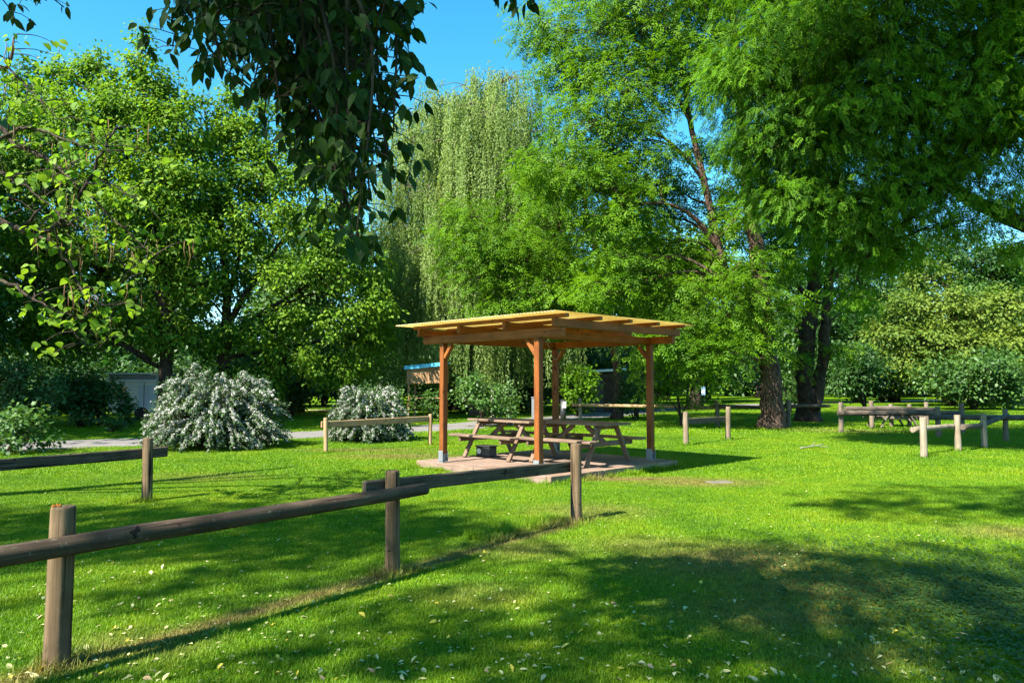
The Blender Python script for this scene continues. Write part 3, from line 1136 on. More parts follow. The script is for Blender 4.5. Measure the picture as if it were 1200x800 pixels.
# bits on the lawn
p = gr(950, 526)
tb = Tubes()
for (a, b, r) in (((-0.35, -0.25, 0.05), (0.45, 0.3, 0.10), 0.018), ((0.0, 0.0, 0.07), (0.25, 0.32, 0.16), 0.011), ((0.2, 0.13, 0.08), (0.5, 0.12, 0.05), 0.009)):
    q = spline([a, tuple((np.array(a) + b) / 2 + rng.normal(0, 0.03, 3)), b], 4)
    tb.add(q, np.linspace(r, r * 0.5, len(q)), 6)
o = link_mesh('fallen_stick', tb.mesh('fallen_stick'), M['twig'])
o.location = tuple(p)
tag(o, 'bleached fallen stick lying on the sunny lawn before the big trunks', 'stick')
p = gr(843, 566)
q = MB()
q.box((0.40, 0.26, 0.05), (0, 0, 0.004), (0, 0, 0.3), 0.015)
o = q.build('stone_slab', M['stone'])
o.location = tuple(p)
tag(o, 'flat grey stone slab set flush in the worn lawn right of the deck', 'stone')


# ------------------------------------------------------------------ trees
ASH = dict(tpl='ash', size=0.34, sub=2.5, sub_r=0.48, per=15, droop=0.55, flat=0.45)
# tall ash with the thick reddish trunk
b = gr(905, 502)
b[2] = 0
TR_A = [(b[0], b[1], 0, 0.42), tp(903, 455, 26.7, 0.37), tp(897, 390, 26.6, 0.33), tp(888, 300, 26.5, 0.27), tp(876, 225, 26.5, 0.22), tp(868, 130, 26.5, 0.17), tp(860, 20, 26.6, 0.12), tp(855, -90, 27, 0.07)]
LM_A = [[tp(893, 352, 26.6, 0.2), tp(868, 350, 26.2, 0.17), tp(850, 318, 26, 0.15), tp(838, 270, 26, 0.13), tp(820, 190, 26, 0.11), tp(806, 130, 26.2, 0.09), tp(795, 40, 26.5, 0.06), tp(790, -60, 27, 0.04)],
        [tp(843, 292, 26, 0.10), tp(820, 262, 25.7, 0.085), tp(800, 246, 25.5, 0.07), tp(776, 238, 25.3, 0.05), tp(745, 240, 25, 0.03)],
        [tp(826, 215, 26, 0.07), tp(800, 180, 25.6, 0.055), tp(760, 150, 25.4, 0.04), tp(710, 130, 25.5, 0.025)],
        [tp(874, 215, 26.5, 0.09), tp(900, 170, 26.2, 0.07), tp(920, 100, 26, 0.05)],
        [tp(812, 150, 26, 0.06), tp(780, 90, 26, 0.05), tp(740, 40, 26.5, 0.03)]]
CA = [cl(*a) for a in ((700, 40, 27, 2.4, 1.6), (770, 20, 26, 2.6, 1.8), (850, 40, 27, 2.6, 2.0), (672, 90, 27, 1.5, 1.0), (740, 100, 26, 2.2, 1.4), (690, 150, 26, 1.8, 1.1),
                       (815, 90, 25.5, 1.6, 1.2), (655, 195, 25.5, 1.5, .9), (745, 165, 26, 1.4, .8), (690, 215, 25.5, 1.7, .9), (720, 260, 25.5, 1.5, .8),
                       (770, 215, 26.6, 1.2, .6), (785, 285, 26.8, .9, .6), (850, 225, 27.2, .8, .6), (740, 225, 26, 1.2, .7), (815, 300, 27, .8, .6), (775, 190, 25.6, .9, .5), (800, 225, 27.2, .8, .5), (870, 185, 25.6, .9, .6), (845, 255, 27.4, .9, .6), (865, 255, 25.6, .7, .5), (790, 255, 27.3, .8, .5), (830, 175, 27.4, .9, .6), (740, 310, 26, 1.6, .9), (715, 345, 25.5, 1.5, .7), (790, 345, 26, 1.7, .9), (850, 370, 26, 1.4, .9), (780, 400, 26, 1.4, .8), (835, 415, 25.6, 1.4, .8),
                       (878, 350, 25.6, 1.1, .9), (893, 395, 25.7, .7, .5), (882, 222, 26.2, .9, .35), (870, 305, 25.7, .8, .6), (905, 310, 26.4, .8, .7), (918, 360, 26.2, .6, .5),
                       (905, 110, 26, 1.6, 1.5), (640, 40, 27.5, 1.1, .8),
                       (780, -70, 27, 3.6, 2.2), (880, -60, 27, 3.2, 2.2), (690, -50, 27.5, 2.2, 1.6))]
tree('ash_tree', 'tall ash tree with one thick reddish brown trunk, right of the pergola', 'tree', b, TR_A, LM_A, CA, M['leaf_ash'], M['bark_ash'], ASH, 11, twigs=0.3)

# double stemmed ash
b = gr(950, 494)
b[2] = 0
TR_B = [(b[0] - 0.1, b[1], 0, 0.46), tp(946, 455, 31.4, 0.40), tp(944, 415, 31.4, 0.36), tp(952, 350, 31.4, 0.30), tp(958, 260, 31.4, 0.22), tp(965, 150, 31.4, 0.14), tp(968, 50, 31.5, 0.08)]
LM_B = [[tp(953, 478, 31.2, 0.30), tp(962, 440, 31.1, 0.25), tp(968, 380, 31, 0.22), tp(973, 310, 31, 0.19), tp(980, 220, 31, 0.12), tp(990, 120, 31, 0.07)],
        [tp(953, 352, 31.4, 0.12), tp(930, 330, 31, 0.09), tp(905, 300, 30.5, 0.06)], [tp(972, 330, 31, 0.12), tp(1000, 300, 30.6, 0.08), tp(1030, 290, 30, 0.05)]]
CB = [cl(*a) for a in ((915, 310, 30.6, 1.3, 1.0), (900, 270, 30, 1.4, 1.0), (950, 265, 31, 1.8, 1.2), (1008, 360, 31, .7, .8), (1000, 270, 31, 2.0, 1.3),
                       (925, 420, 30.5, .7, .5), (985, 410, 30.7, .8, .35), (940, 220, 31, 2, 1.4), (1030, 300, 30.5, 1.6, 1.1), (980, 160, 31, 2.6, 2), (960, 60, 31.5, 3, 2.2))]
tree('ash_tree', 'dark double stemmed ash tree behind the tall reddish trunk', 'tree', b, TR_B, LM_B, CB, M['leaf_ash'], M['bark_dark'], ASH, 12, twigs=0.3)

# slim ash whose bright sprays hang over the pergola
b = np.array((at(722, 480, 34)[0], 34.0, 0.0))
TR_C = [(b[0], 34, 0, 0.24), tp(724, 440, 34, 0.20), tp(716, 390, 34, 0.18), tp(708, 330, 33.8, 0.15), tp(690, 260, 33.5, 0.11), tp(680, 190, 33.5, 0.06)]
LM_C = [[tp(710, 335, 33.8, 0.11), tp(670, 300, 32, 0.09), tp(620, 280, 30.5, 0.06), tp(560, 270, 29.5, 0.035)],
        [tp(712, 360, 33.9, 0.09), tp(660, 345, 32, 0.07), tp(600, 335, 30.5, 0.04)]]
CC = [cl(*a) for a in ((545, 250, 29, 1.1, .8), (575, 285, 29, 1.6, .9), (530, 290, 29, .9, .6), (620, 300, 29.5, 2.0, 1.0), (660, 260, 30, 2.0, 1.2), (640, 215, 31, 1.5, 1.0), (560, 325, 29.2, 1.4, .7),
                       (620, 345, 29.5, 1.9, .7), (680, 320, 30, 1.9, 1.0), (690, 360, 30.5, 1.6, .6), (585, 360, 29, 1.2, .35), (700, 200, 32, 1.8, 1.3), (740, 260, 33, 1.6, 1.2), (660, 385, 31, 1.3, .5))]
tree('ash_tree', 'slim ash tree with bright green sprays spreading over the pergola roof', 'tree', b, TR_C, LM_C, CC, M['leaf_ash'], M['bark_ash'], ASH, 13, twigs=0.3)

# large near tree at the right, trunk outside the picture
b = np.array((14.2, 17.0, 0.0))
NEAR = dict(tpl='ash_near', size=0.25, sub=4.4, sub_r=0.46, per=19, droop=0.75, flat=0.5, inner=0.15)
TR_D = [(14.2, 17, 0, 0.5), (14.0, 17, 2, 0.42), (13.6, 16.8, 4.5, 0.36), (12.8, 16.6, 7, 0.28), (12.0, 16.4, 10, 0.18), (11.5, 16.2, 13, 0.08)]
LM_D = [[(13.7, 16.8, 4.4, 0.22), tp(1160, 245, 16.5, 0.16), tp(1090, 205, 16.6, 0.12), tp(1020, 175, 16.6, 0.09), tp(950, 150, 16.8, 0.05)],
        [(13.0, 16.6, 6.5, 0.18), tp(1130, 110, 16, 0.13), tp(1040, 60, 16, 0.09), tp(950, 40, 16.3, 0.05)],
        [tp(1110, 215, 16.6, 0.08), tp(1062, 260, 16.9, 0.06), tp(1010, 305, 17.2, 0.035)],
        [(13.4, 16.8, 5.5, 0.15), (14.6, 15, 7, 0.1), (15, 13.4, 8, 0.06)],
        [(12.4, 16.5, 8.6, 0.18), (10.5, 14.6, 11.4, 0.13), (7.5, 12.6, 12.0, 0.09), (4.0, 12.2, 12.2, 0.05), (2.4, 12.0, 12.4, 0.03)]]  # unseen limb added to carry the shading clumps above the view
CD = [cl(*a) for a in ((890, 95, 17, 1.4, 1.0), (950, 50, 16.2, 1.7, 1.2), (1035, 50, 15.8, 1.7, 1.3), (880, 165, 17.2, 1.0, .8), (940, 160, 16.8, 1.5, 1.0), (1010, 140, 16.3, 1.7, 1.2), (1090, 110, 16, 1.7, 1.3),
                       (930, 235, 17.3, 1.0, .8), (985, 235, 17, 1.2, 1.0), (1045, 220, 16.8, 1.4, 1.1), (1105, 200, 16.5, 1.4, 1.1), (1165, 150, 15.6, 1.4, 1.2), (900, 225, 17.6, .7, .7), (1185, 50, 15.2, 1.6, 1.4),
                       (985, 290, 17.6, .6, .5), (1045, 290, 17.3, .9, .6), (1000, 345, 17.8, .45, .5), (1185, 235, 15.8, .8, .45), (1190, 285, 15.8, .5, .3), (860, 80, 17.5, .8, .6), (1130, 265, 16.5, .6, .4),
                       (950, -60, 16.5, 2.6, 1.8), (1080, -70, 15.8, 2.8, 2), (1210, -20, 15.2, 2.4, 2), (1260, 120, 15, 2, 1.6), (1050, -200, 16, 3, 2.2))]
CD += [(5.0, 12.2, 12.2, 1.3, 1.1, .7), (6.6, 12.3, 12.0, 1.5, 1.1, .9), (8.4, 12.8, 12.0, 1.5, 1.2, .9), (10.5, 14.0, 12.2, 1.6, 1.4, 1.0), (3.4, 12.0, 12.3, .9, .7, .5), (4.3, 11.1, 12.0, 1.3, .9, .7), (6.0, 11.4, 11.8, 1.2, .9, .7), (7.6, 12.0, 12.6, 1.3, 1.0, .7)]  # unseen clumps added above the view to shade this tree's lower right foliage
tree('walnut_tree', 'large near tree with drooping narrow leaves filling the upper right corner', 'tree', b, TR_D, LM_D, CD, M['leaf_near'], M['bark_dark'], NEAR, 14, twigs=0.55)

# box elders at the left
ELD = dict(tpl='simple', size=0.175, sub=3.6, sub_r=0.34, per=30, droop=0.8, flat=0.9, inner=.3)
b = np.array((at(195, 480, 30)[0], 30.0, 0))
TR = [(b[0], 30, 0, 0.30), tp(195, 420, 30, 0.26), tp(190, 350, 30, 0.22), tp(182, 260, 30, 0.17), tp(172, 170, 30, 0.11), tp(166, 70, 30, 0.04)]
LM = [[tp(190, 350, 30, .14), tp(150, 280, 29.8, .1), tp(115, 190, 30, .07), tp(105, 90, 30.4, .03)], [tp(188, 330, 30, .14), tp(215, 250, 30, .1), tp(235, 170, 30.3, .05)],
      [tp(192, 380, 30, .14), tp(120, 320, 30, .1), tp(50, 240, 30, .07), tp(20, 160, 30.5, .04)]]
CE = [cl(*a) for a in ((165, 52, 30, .38, 1.0), (167, 85, 30, .6, 1.0), (150, 95, 30, .4, .9), (184, 105, 30, .5, 1.0), (118, 75, 30.4, .4, .9), (100, 80, 30.6, .35, .9), (90, 95, 30.6, .4, .8), (212, 125, 30, .35, .6), (60, 85, 31, .3, .6), (135, 120, 30, .5, .9), (20, 95, 31, .35, .8), (195, 135, 30, .5, .8),  (165, 132, 30, 1.1, 1.2), (148, 185, 29.8, 1.8, 1.4), (122, 125, 30.4, .8, 1.2), (104, 85, 30.8, .45, .7), (134, 92, 30.2, .35, .6), (92, 150, 30, 1.4, 1.4), (205, 160, 30, 1.4, 1.4),
                       (195, 110, 30.3, .6, .7), (100, 225, 29.8, 1.8, 1.5), (175, 250, 29.5, 1.8, 1.4), (60, 130, 31, 1.1, 1.2), (45, 195, 30, 1.7, 1.5), (10, 150, 31, 1.5, 1.5), (30, 285, 30, 1.9, 1.5), (110, 310, 29.8, 1.8, 1.3),
                       (-20, 230, 30, 2, 1.6), (185, 320, 30, 1.4, 1.1), (150, 250, 29.4, 1.6, 1.2), (215, 280, 29.6, 1.5, 1.1), (75, 90, 31, .5, .8), (135, 140, 30, 1.1, 1.1), (230, 330, 30, 1.3, 1.0), (70, 290, 29.6, 1.7, 1.2), (190, 210, 29.6, 1.3, 1.1), (90, 400, 30, 1.6, .9), (190, 390, 30, 1.4, .9), (20, 400, 30, 1.7, 1.0), (60, 360, 30, 1.8, 1.1), (140, 370, 30, 1.6, 1.0), (-10, 340, 30, 1.8, 1.3), (225, 215, 30, 1.3, 1.2))]
tree('box_elder', 'tall light green box elder with pointed tops at the far left', 'tree', b, TR, LM, CE, M['leaf_elder'], M['bark_dark'], ELD, 21, twigs=0.3)
b = np.array((at(262, 480, 32)[0], 32.0, 0))
TR = [(b[0], 32, 0, 0.28), tp(262, 420, 32, 0.25), tp(266, 375, 32, 0.2), tp(262, 300, 32, 0.14), tp(250, 210, 32, 0.08), tp(240, 130, 32, 0.03)]
LM = [[tp(265, 385, 32, .16), tp(290, 340, 31.8, .12), tp(325, 290, 31.8, .08), tp(360, 240, 32, .04)], [tp(264, 395, 32, .15), tp(310, 365, 32, .1), tp(370, 330, 32.3, .06), tp(420, 310, 32.5, .03)],
      [tp(265, 360, 32, .12), tp(280, 300, 31.5, .09), tp(300, 230, 31.5, .04)]]
CE = [cl(*a) for a in ((270, 120, 32.2, .6, .9), (305, 135, 32.2, .8, .9), (335, 140, 32.3, .5, .9), (355, 165, 32.3, .9, .9), (385, 190, 32.4, .9, .9), (238, 125, 32, .3, .7), (225, 118, 32, .28, .7), (255, 135, 32, .3, .7), (280, 150, 32, .3, .6), (300, 165, 32, .3, .6),  (245, 175, 32, 1.4, 1.2), (275, 215, 31.6, 1.5, 1.2), (320, 215, 31.8, 1.6, 1.2), (245, 250, 31.5, 1.4, 1.1), (300, 262, 31, 1.5, .9), (350, 260, 31.6, 1.5, 1.0),
                       (395, 250, 32.3, 1.3, 1.1), (425, 320, 32.5, 1.3, 1.1), (375, 320, 31.5, 1.3, .9), (230, 345, 31.5, 1.2, .9), (300, 390, 31.5, 1.4, .8), (400, 380, 32, 1.4, 1.0), (440, 395, 33, 1.0, 1.1), (350, 375, 31.5, 1.3, .8), (345, 420, 31.8, 1.4, .8), (240, 395, 31.8, 1.3, .8), (412, 430, 32.5, 1.1, .8), (280, 165, 32, 1.0, .9), (265, 150, 32, .6, .7), (305, 180, 32, .9, .8), (280, 290, 31, 1.3, .9), (330, 320, 31, 1.2, .8), (270, 330, 31.5, 1.1, .8), (390, 290, 31.6, 1.2, .9), (300, 440, 32, 1.6, .7), (430, 365, 32, 1.2, .9), (365, 195, 32, 1.1, .9), (340, 170, 32.3, .7, .7), (380, 435, 32, 1.3, .7))]
tree('box_elder', 'broad box elder with a dark fan of branches above the larger white bush', 'tree', b, TR, LM, CE, M['leaf_elder'], M['bark_dark'], ELD, 22, twigs=0.35)

# dark taller tree behind the elders
b = np.array((at(40, 480, 42)[0], 42.0, 0))
TR = [(b[0], 42, 0, 0.35), tp(40, 300, 42, .25), tp(40, 160, 42, .12), tp(42, 90, 42, .05)]
CE = [cl(*a) for a in ((40, 95, 42, 1.3, 1.2), (20, 130, 42, 1.6, 1.5), (55, 130, 42, 1.4, 1.4), (30, 200, 42, 2.4, 2), (60, 280, 42, 2.4, 2), (0, 280, 42, 2.4, 2))]
DEEP = dict(tpl='simple', size=0.26, sub=1.3, sub_r=0.6, per=26, droop=0.6, flat=0.6)
tree('dark_tree', 'dark blue green tree peeping above the box elder at the far left', 'tree', b, TR, [], CE, M['leaf_deep'], M['bark_dark'], DEEP, 23)


# willow
def willow():
    r_ = np.random.default_rng(31)
    Y0 = 38.0
    b = np.array((at(560, 470, Y0)[0], Y0, 0))
    root = empty('weeping_willow', b)
    tag(root, 'tall weeping willow with pale hanging curtains behind the pergola', 'tree')
    tb = Tubes()
    tr = spline([(b[0], Y0, -0.1, .55), tp(560, 400, Y0, .42), tp(552, 300, Y0, .34), tp(556, 210, Y0, .22), tp(560, 120, Y0, .08)], 5)
    tb.add(tr[:, :3], tr[:, 3], 12, wob=.04, r_=r_)
    crowns = [at(*a) for a in ((556, 108, 38), (590, 100, 38.2), (520, 125, 37.8), (485, 165, 37.6), (612, 135, 38.2), (500, 145, 38.5), (545, 130, 36.8), (575, 140, 36.6), (530, 175, 36.2), (470, 215, 37), (600, 170, 37.2),
                               (460, 270, 36.8), (500, 230, 36.2), (625, 190, 38), (560, 190, 35.9), (590, 215, 36.3), (480, 300, 36.2), (540, 260, 35.8), (640, 240, 38), (455, 330, 36.8), (610, 250, 36.8), (520, 300, 35.6), (498, 340, 35.8), (600, 330, 36.5), (630, 330, 37), (565, 320, 36))]
    PP, XX, ZZ, SS, TT = [], [], [], [], []
    for c in crowns:
        j = int(np.argmin(np.linalg.norm(tr[:, :3] - c, axis=1) + 1.5 * np.maximum(0, tr[:, 2] - c[2] + 1.5)))
        p = spline([tr[j, :3], (tr[j, :3] + c) / 2 + (0, 0, 0.8), c], 5)
        tb.add(p, np.linspace(0.13, 0.04, len(p)), 6)
        for k in range(20):                                      # a bunch of strands per pad, bunches part into curtains
            o = r_.normal(0, 1, 3) * (0.62, 0.62, 0.28)
            s = c + o * 1.25
            tw = spline([c + (0, 0, 0.1), (c + s) / 2 + (0, 0, 0.35), s], 3)
            tb.add(tw, np.linspace(.03, .01, len(tw)), 4, cap=False)
            for m in range(9):
                q = s + r_.normal(0, 0.21, 3)
                ln = min(r_.uniform(2.0, 6.2), q[2] - 1.5)
                out = norm(np.array((o[0], o[1], 0)) + 1e-3)
                n = int(ln / 0.062)
                t = np.linspace(0, 1, n)
                sw = r_.normal(0, 0.10, 2)
                X = q[0] + out[0] * 0.5 * np.sqrt(t) + sw[0] * t + 0.04 * np.sin(t * 9 + m)
                Yy = q[1] + out[1] * 0.5 * np.sqrt(t) + sw[1] * t
                Zz = q[2] + 0.25 * np.sin(np.minimum(t * 6, np.pi)) * 0.6 - ln * t
                P = np.stack([X, Yy, Zz], -1)
                XX.append(np.array((0, 0, -1.0)) + r_.normal(0, 0.55, (n, 3)))
                ZZ.append(np.array((o[0], o[1] - 0.4, 0.5)) + r_.normal(0, 0.6, (n, 3)))
                PP.append(P + r_.normal(0, 0.03, (n, 3)))
                SS.append(r_.uniform(0.09, 0.18, n))
                TT.append(np.clip(r_.normal(0.5, 0.13) + r_.normal(0, 0.14, n), 0, 1))
    P, X, Z, S, T = map(np.concatenate, (PP, XX, ZZ, SS, TT))
    TPL['wil'] = tpl_simple(0.17, 0.12)
    V, Fc, T = leaves('wil', P, X, Z, S, T)
    link_mesh('trunk', tb.mesh('willow_trunk', b), M['bark_pale'], root)
    link_mesh('crown', np_mesh('willow_crown', V - b, [Fc], T), M['leaf_willow'], root)


willow()


# bushes and far trees
def bush(name, label, cat, base, w_, h_, mat, seed, spec=None, stems=True, group=None, dp=None, low=0.12):
    r_ = np.random.default_rng(seed)
    root = empty(name, (base[0], base[1], 0))
    tag(root, label, cat, group)
    dp = dp or w_
    n = max(5, int(6 + w_ * 2))
    cs = []
    for i in range(n):
        a = r_.uniform(0, 2 * np.pi)
        rr = math.sqrt(r_.random()) * 0.55
        z = r_.uniform(0.25, 0.8) * (1 - 0.55 * rr * rr)
        k = r_.uniform(0.28, 0.46)
        cs.append((math.cos(a) * rr * w_ / 2 * 1.1, math.sin(a) * rr * dp / 2 * 1.1, max(z * h_, low * h_ + k * h_ * 0.45), k * w_ * 0.5, k * dp * 0.5, k * h_ * 0.5))
    sp = dict(tpl='round', size=0.10, sub=3.2, sub_r=0.24, per=22, droop=0.4, flat=0.8, inner=0.3)
    sp.update(spec or {})
    V, Fc, T, subs = foliage(r_, cs, **sp)
    V[:, 2] = np.maximum(V[:, 2], 0.01)
    tb = Tubes()
    for i in range(7):
        a = r_.uniform(0, 6.28)
        e = cs[i % n]
        p_ = spline([(math.cos(a) * .12, math.sin(a) * .12, -0.05), (e[0] * .4, e[1] * .4, e[2] * .5), e[:3]], 4)
        tb.add(p_, np.linspace(.035, .012, len(p_)) * (0.6 + 0.2 * h_), 6)
    for c, C in subs:
        for e in C[r_.random(len(C)) < 0.3]:
            tb.add(spline([c, (c + e) / 2 + r_.normal(0, .04, 3), e], 2), np.linspace(.012, .004, 5), 4, cap=False)
    link_mesh('stems', tb.mesh(name + '_stems'), M['bark_dark'], root)
    link_mesh('foliage', np_mesh(name + '_foliage', V, [Fc], T), M[mat], root)
    return root


bush('leafy_bush', 'low dense green bush at the left edge beside the gravel road', 'bush', gr(12, 531), 2.1, 1.15, 'leaf_bush', 41, dict(size=.11, sub=5))
bush('leafy_bush', 'tall pale leaved bush behind the low bush at the left edge', 'bush', at(25, 480, 24), 2.6, 2.5, 'leaf_gloss', 42, dict(size=.13, sub=3))
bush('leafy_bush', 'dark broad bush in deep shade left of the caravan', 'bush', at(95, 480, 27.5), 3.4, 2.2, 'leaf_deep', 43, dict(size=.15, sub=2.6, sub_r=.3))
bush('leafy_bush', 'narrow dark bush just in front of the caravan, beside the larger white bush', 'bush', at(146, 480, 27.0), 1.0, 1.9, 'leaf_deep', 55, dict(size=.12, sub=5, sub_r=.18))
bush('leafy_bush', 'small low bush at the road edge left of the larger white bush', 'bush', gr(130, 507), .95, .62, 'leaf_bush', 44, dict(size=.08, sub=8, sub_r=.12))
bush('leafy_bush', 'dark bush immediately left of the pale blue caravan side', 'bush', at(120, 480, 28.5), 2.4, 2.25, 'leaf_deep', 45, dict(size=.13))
bush('leafy_bush', 'grey green shrub growing behind the smaller white bush', 'bush', at(440, 480, 27.5), 2.8, 2.0, 'leaf_gloss', 46, dict(size=.10, sub=3.0))
bush('leafy_bush', 'broad bush seen between the left and middle pergola posts', 'bush', gr(566, 500), 2.9, 2.3, 'leaf_bush', 47, dict(size=.12, sub=3.2))
bush('leafy_bush', 'glossy bush right beside the white utility post behind the tables', 'bush', at(598, 480, 29.5), 1.5, 1.9, 'leaf_gloss', 48, dict(size=.11, sub=4))
bush('leafy_bush', 'bright green bush behind the rear pergola post', 'bush', at(677, 480, 37), 3.2, 2.7, 'leaf_ash', 49, dict(size=.15, sub=2.6))
bush('leafy_bush', 'green bush between the slim trunk and the right pergola post', 'bush', at(745, 480, 33.5), 2.4, 2.6, 'leaf_bush', 50, dict(size=.13, sub=3))
bush('leafy_bush', 'dark ragged bush under the kiosk with the blue roof', 'bush', at(505, 480, 31.5), 1.3, 1.5, 'leaf_bush', 51, dict(size=.10, sub=4))
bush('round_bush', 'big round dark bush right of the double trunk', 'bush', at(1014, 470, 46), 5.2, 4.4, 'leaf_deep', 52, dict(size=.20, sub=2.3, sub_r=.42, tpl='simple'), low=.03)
bush('spreading_bush', 'wide mid green bush below the lime coloured tree at the right', 'bush', at(1140, 470, 46), 6.6, 4.6, 'leaf_bush', 53, dict(size=.24, sub=2.0, sub_r=.48, tpl='simple'), low=.03)
bush('leafy_bush', 'small bush between the two great trunks', 'bush', at(925, 470, 42), 2.6, 2.5, 'leaf_bush', 54, dict(size=.14, sub=2.6))

# sapling right of pergola
b = gr(799, 499)
b[2] = 0
tree('sapling', 'small slender sapling with an open crown right of the pergola', 'tree', b,
     [(b[0], b[1], 0, .05), tp(795, 470, b[1], .045), tp(790, 430, b[1], .035), tp(784, 395, b[1], .02)], [[tp(794, 462, b[1], .03), tp(812, 440, b[1], .02), tp(822, 420, b[1], .012)]],
     [cl(785, 405, b[1], 1.1, .6), cl(810, 430, b[1], .9, .5), cl(762, 430, b[1], .9, .6), cl(790, 450, b[1] - .3, .8, .45), cl(815, 462, b[1], .5, .3), cl(770, 462, b[1], .6, .4)],
     M['leaf_ash'], M['bark_dark'], dict(tpl='ash', size=.28, sub=2.6, sub_r=.35, per=9, droop=.6, flat=.5), 61, twigs=.5)

# lime coloured tree at the right
b = np.array((at(1120, 470, 54)[0], 54.0, 0))
LIME = dict(tpl='simple', size=.26, sub=1.5, sub_r=.55, per=26, droop=.6, flat=.55)
tree('lime_tree', 'yellow green flowering lime tree at the right beyond the fences', 'tree', b, [(b[0], 54, 0, .4), tp(1120, 400, 54, .3), tp(1110, 340, 54, .15), tp(1085, 310, 54, .05)], [],
     [cl(*a) for a in ((1085, 325, 54, 1.8, 1.4), (1070, 360, 53, 2.4, 1.4), (1105, 360, 53, 2.4, 1.5), (1040, 395, 53, 2.0, 1.3), (1090, 400, 52, 2.8, 1.6), (1150, 370, 53, 2.6, 1.5), (1190, 355, 53, 2.0, 1.4), (1150, 410, 52, 2.8, 1.5), (1200, 400, 52, 2.6, 1.6), (1060, 430, 53, 2.2, 1.3), (1120, 440, 53, 2.6, 1.3), (1195, 440, 53, 2.6, 1.3))],
     M['leaf_lime'], M['bark_dark'], LIME, 62)
b = np.array((at(1115, 470, 62)[0], 62.0, 0))
tree('dark_tree', 'dark tall tree behind the lime coloured tree at the right', 'tree', b, [(b[0], 62, 0, .5), tp(1115, 380, 62, .35), tp(1110, 290, 62, .15)], [],
     [cl(*a) for a in ((1105, 290, 62, 3.2, 1.6), (1140, 310, 62, 3.4, 1.8), (1080, 320, 62, 2.0, 1.6), (1160, 340, 62, 3, 2), (1060, 350, 62, 1.6, 1.8), (1200, 330, 62, 3, 2))], M['leaf_deep'], M['bark_dark'], DEEP, 63)
b = np.array((at(815, 470, 46)[0], 46.0, 0))
tree('broad_tree', 'pale green broad leaved tree seen through the gap left of the tall trunk', 'tree', b, [(b[0], 46, 0, .4), tp(815, 400, 46, .3), tp(812, 330, 46, .15)], [],
     [cl(*a) for a in ((800, 290, 46, 2.2, 1.5), (845, 280, 46, 1.8, 1.4), (770, 320, 46, 2.4, 1.5), (830, 330, 45, 2.6, 1.6), (870, 330, 46, 1.8, 1.5), (760, 370, 46, 2.4, 1.4), (860, 385, 46, 2.2, 1.3), (725, 300, 46, 2, 1.5), (700, 340, 46, 2.2, 1.6), (810, 390, 45, 2.2, 1.2))], M['leaf_elder'], M['bark_dark'], LIME, 64)


def far_tree(seed, mat, h=13.0, w_=4.2):
    r_ = np.random.default_rng(seed)
    cs = []
    for i in range(13):
        a = r_.uniform(0, 6.28)
        z = r_.uniform(0.22, 0.9)
        rr = (1 - abs(z - 0.45) ** 1.4 * 1.5) * r_.uniform(0.2, 0.75)
        cs.append((math.cos(a) * rr * w_, math.sin(a) * rr * w_, z * h, w_ * r_.uniform(.38, .55), w_ * r_.uniform(.38, .55), h * r_.uniform(.09, .14)))
    return (np.zeros(3), [(0, 0, 0, .38), (.1, 0, h * .3, .30), (-.1, .1, h * .6, .17), (0, 0, h * .88, .05)], [], cs, M[mat], M['bark_dark'])


FARSPEC = dict(tpl='simple', size=.34, sub=.75, sub_r=.8, per=26, droop=.6, flat=.6)
protos = []
FAR_L = ['dark evergreen looking tree in the far belt behind the park', 'mid green bushy tree in the far belt behind the park', 'fresh green leafy tree in the far belt behind the park']
for i, (mt, h) in enumerate((('leaf_deep', 14.0), ('leaf_bush', 12.5), ('leaf_ash', 13.5))):
    bs, trk, lm, cs, lmf, bk = far_tree(70 + i, mt, h)
    protos.append(tree('park_tree', FAR_L[i], 'tree', bs, trk, lm, cs, lmf, bk, FARSPEC, 80 + i, 'trees of the far belt', twigs=.2))
spots = [(-34, 44, 0), (16, 66, 1), (24, 62, 0), (38, 76, 1), (54, 84, 0), (29.5, 63, 0), (37.5, 60, 1), (46, 90, 1), (30, 90, 0), (60, 66, 1), (-27, 41, 1), (-21, 45, 0), (-15.5, 52, 0), (-12, 41.5, 1), (-9.5, 58, 0), (-2, 56, 0), (4, 62, 1), (9, 58, 0), (14, 75, 2), (21, 80, 0), (28, 74, 1), (34, 66, 0), (41, 62, 2),
         (-40, 36, 0), (-18, 64, 1), (-5, 72, 2), (-30, 62, 0), (1, 47, 0), (47, 70, 0), (-3.5, 45, 1)]
used = set()
for i, (x, y, k) in enumerate(spots):
    if k not in used:
        o = protos[k]
        used.add(k)
    else:
        o = copy_tree(protos[k])
    o.location = (x, y, 0)
    o.rotation_euler = (0, 0, i * 1.7)
    s = 0.85 + 0.3 * ((i * 37) % 10) / 10
    o.scale = (s, s, s * (0.92 + 0.2 * ((i * 13) % 7) / 7))

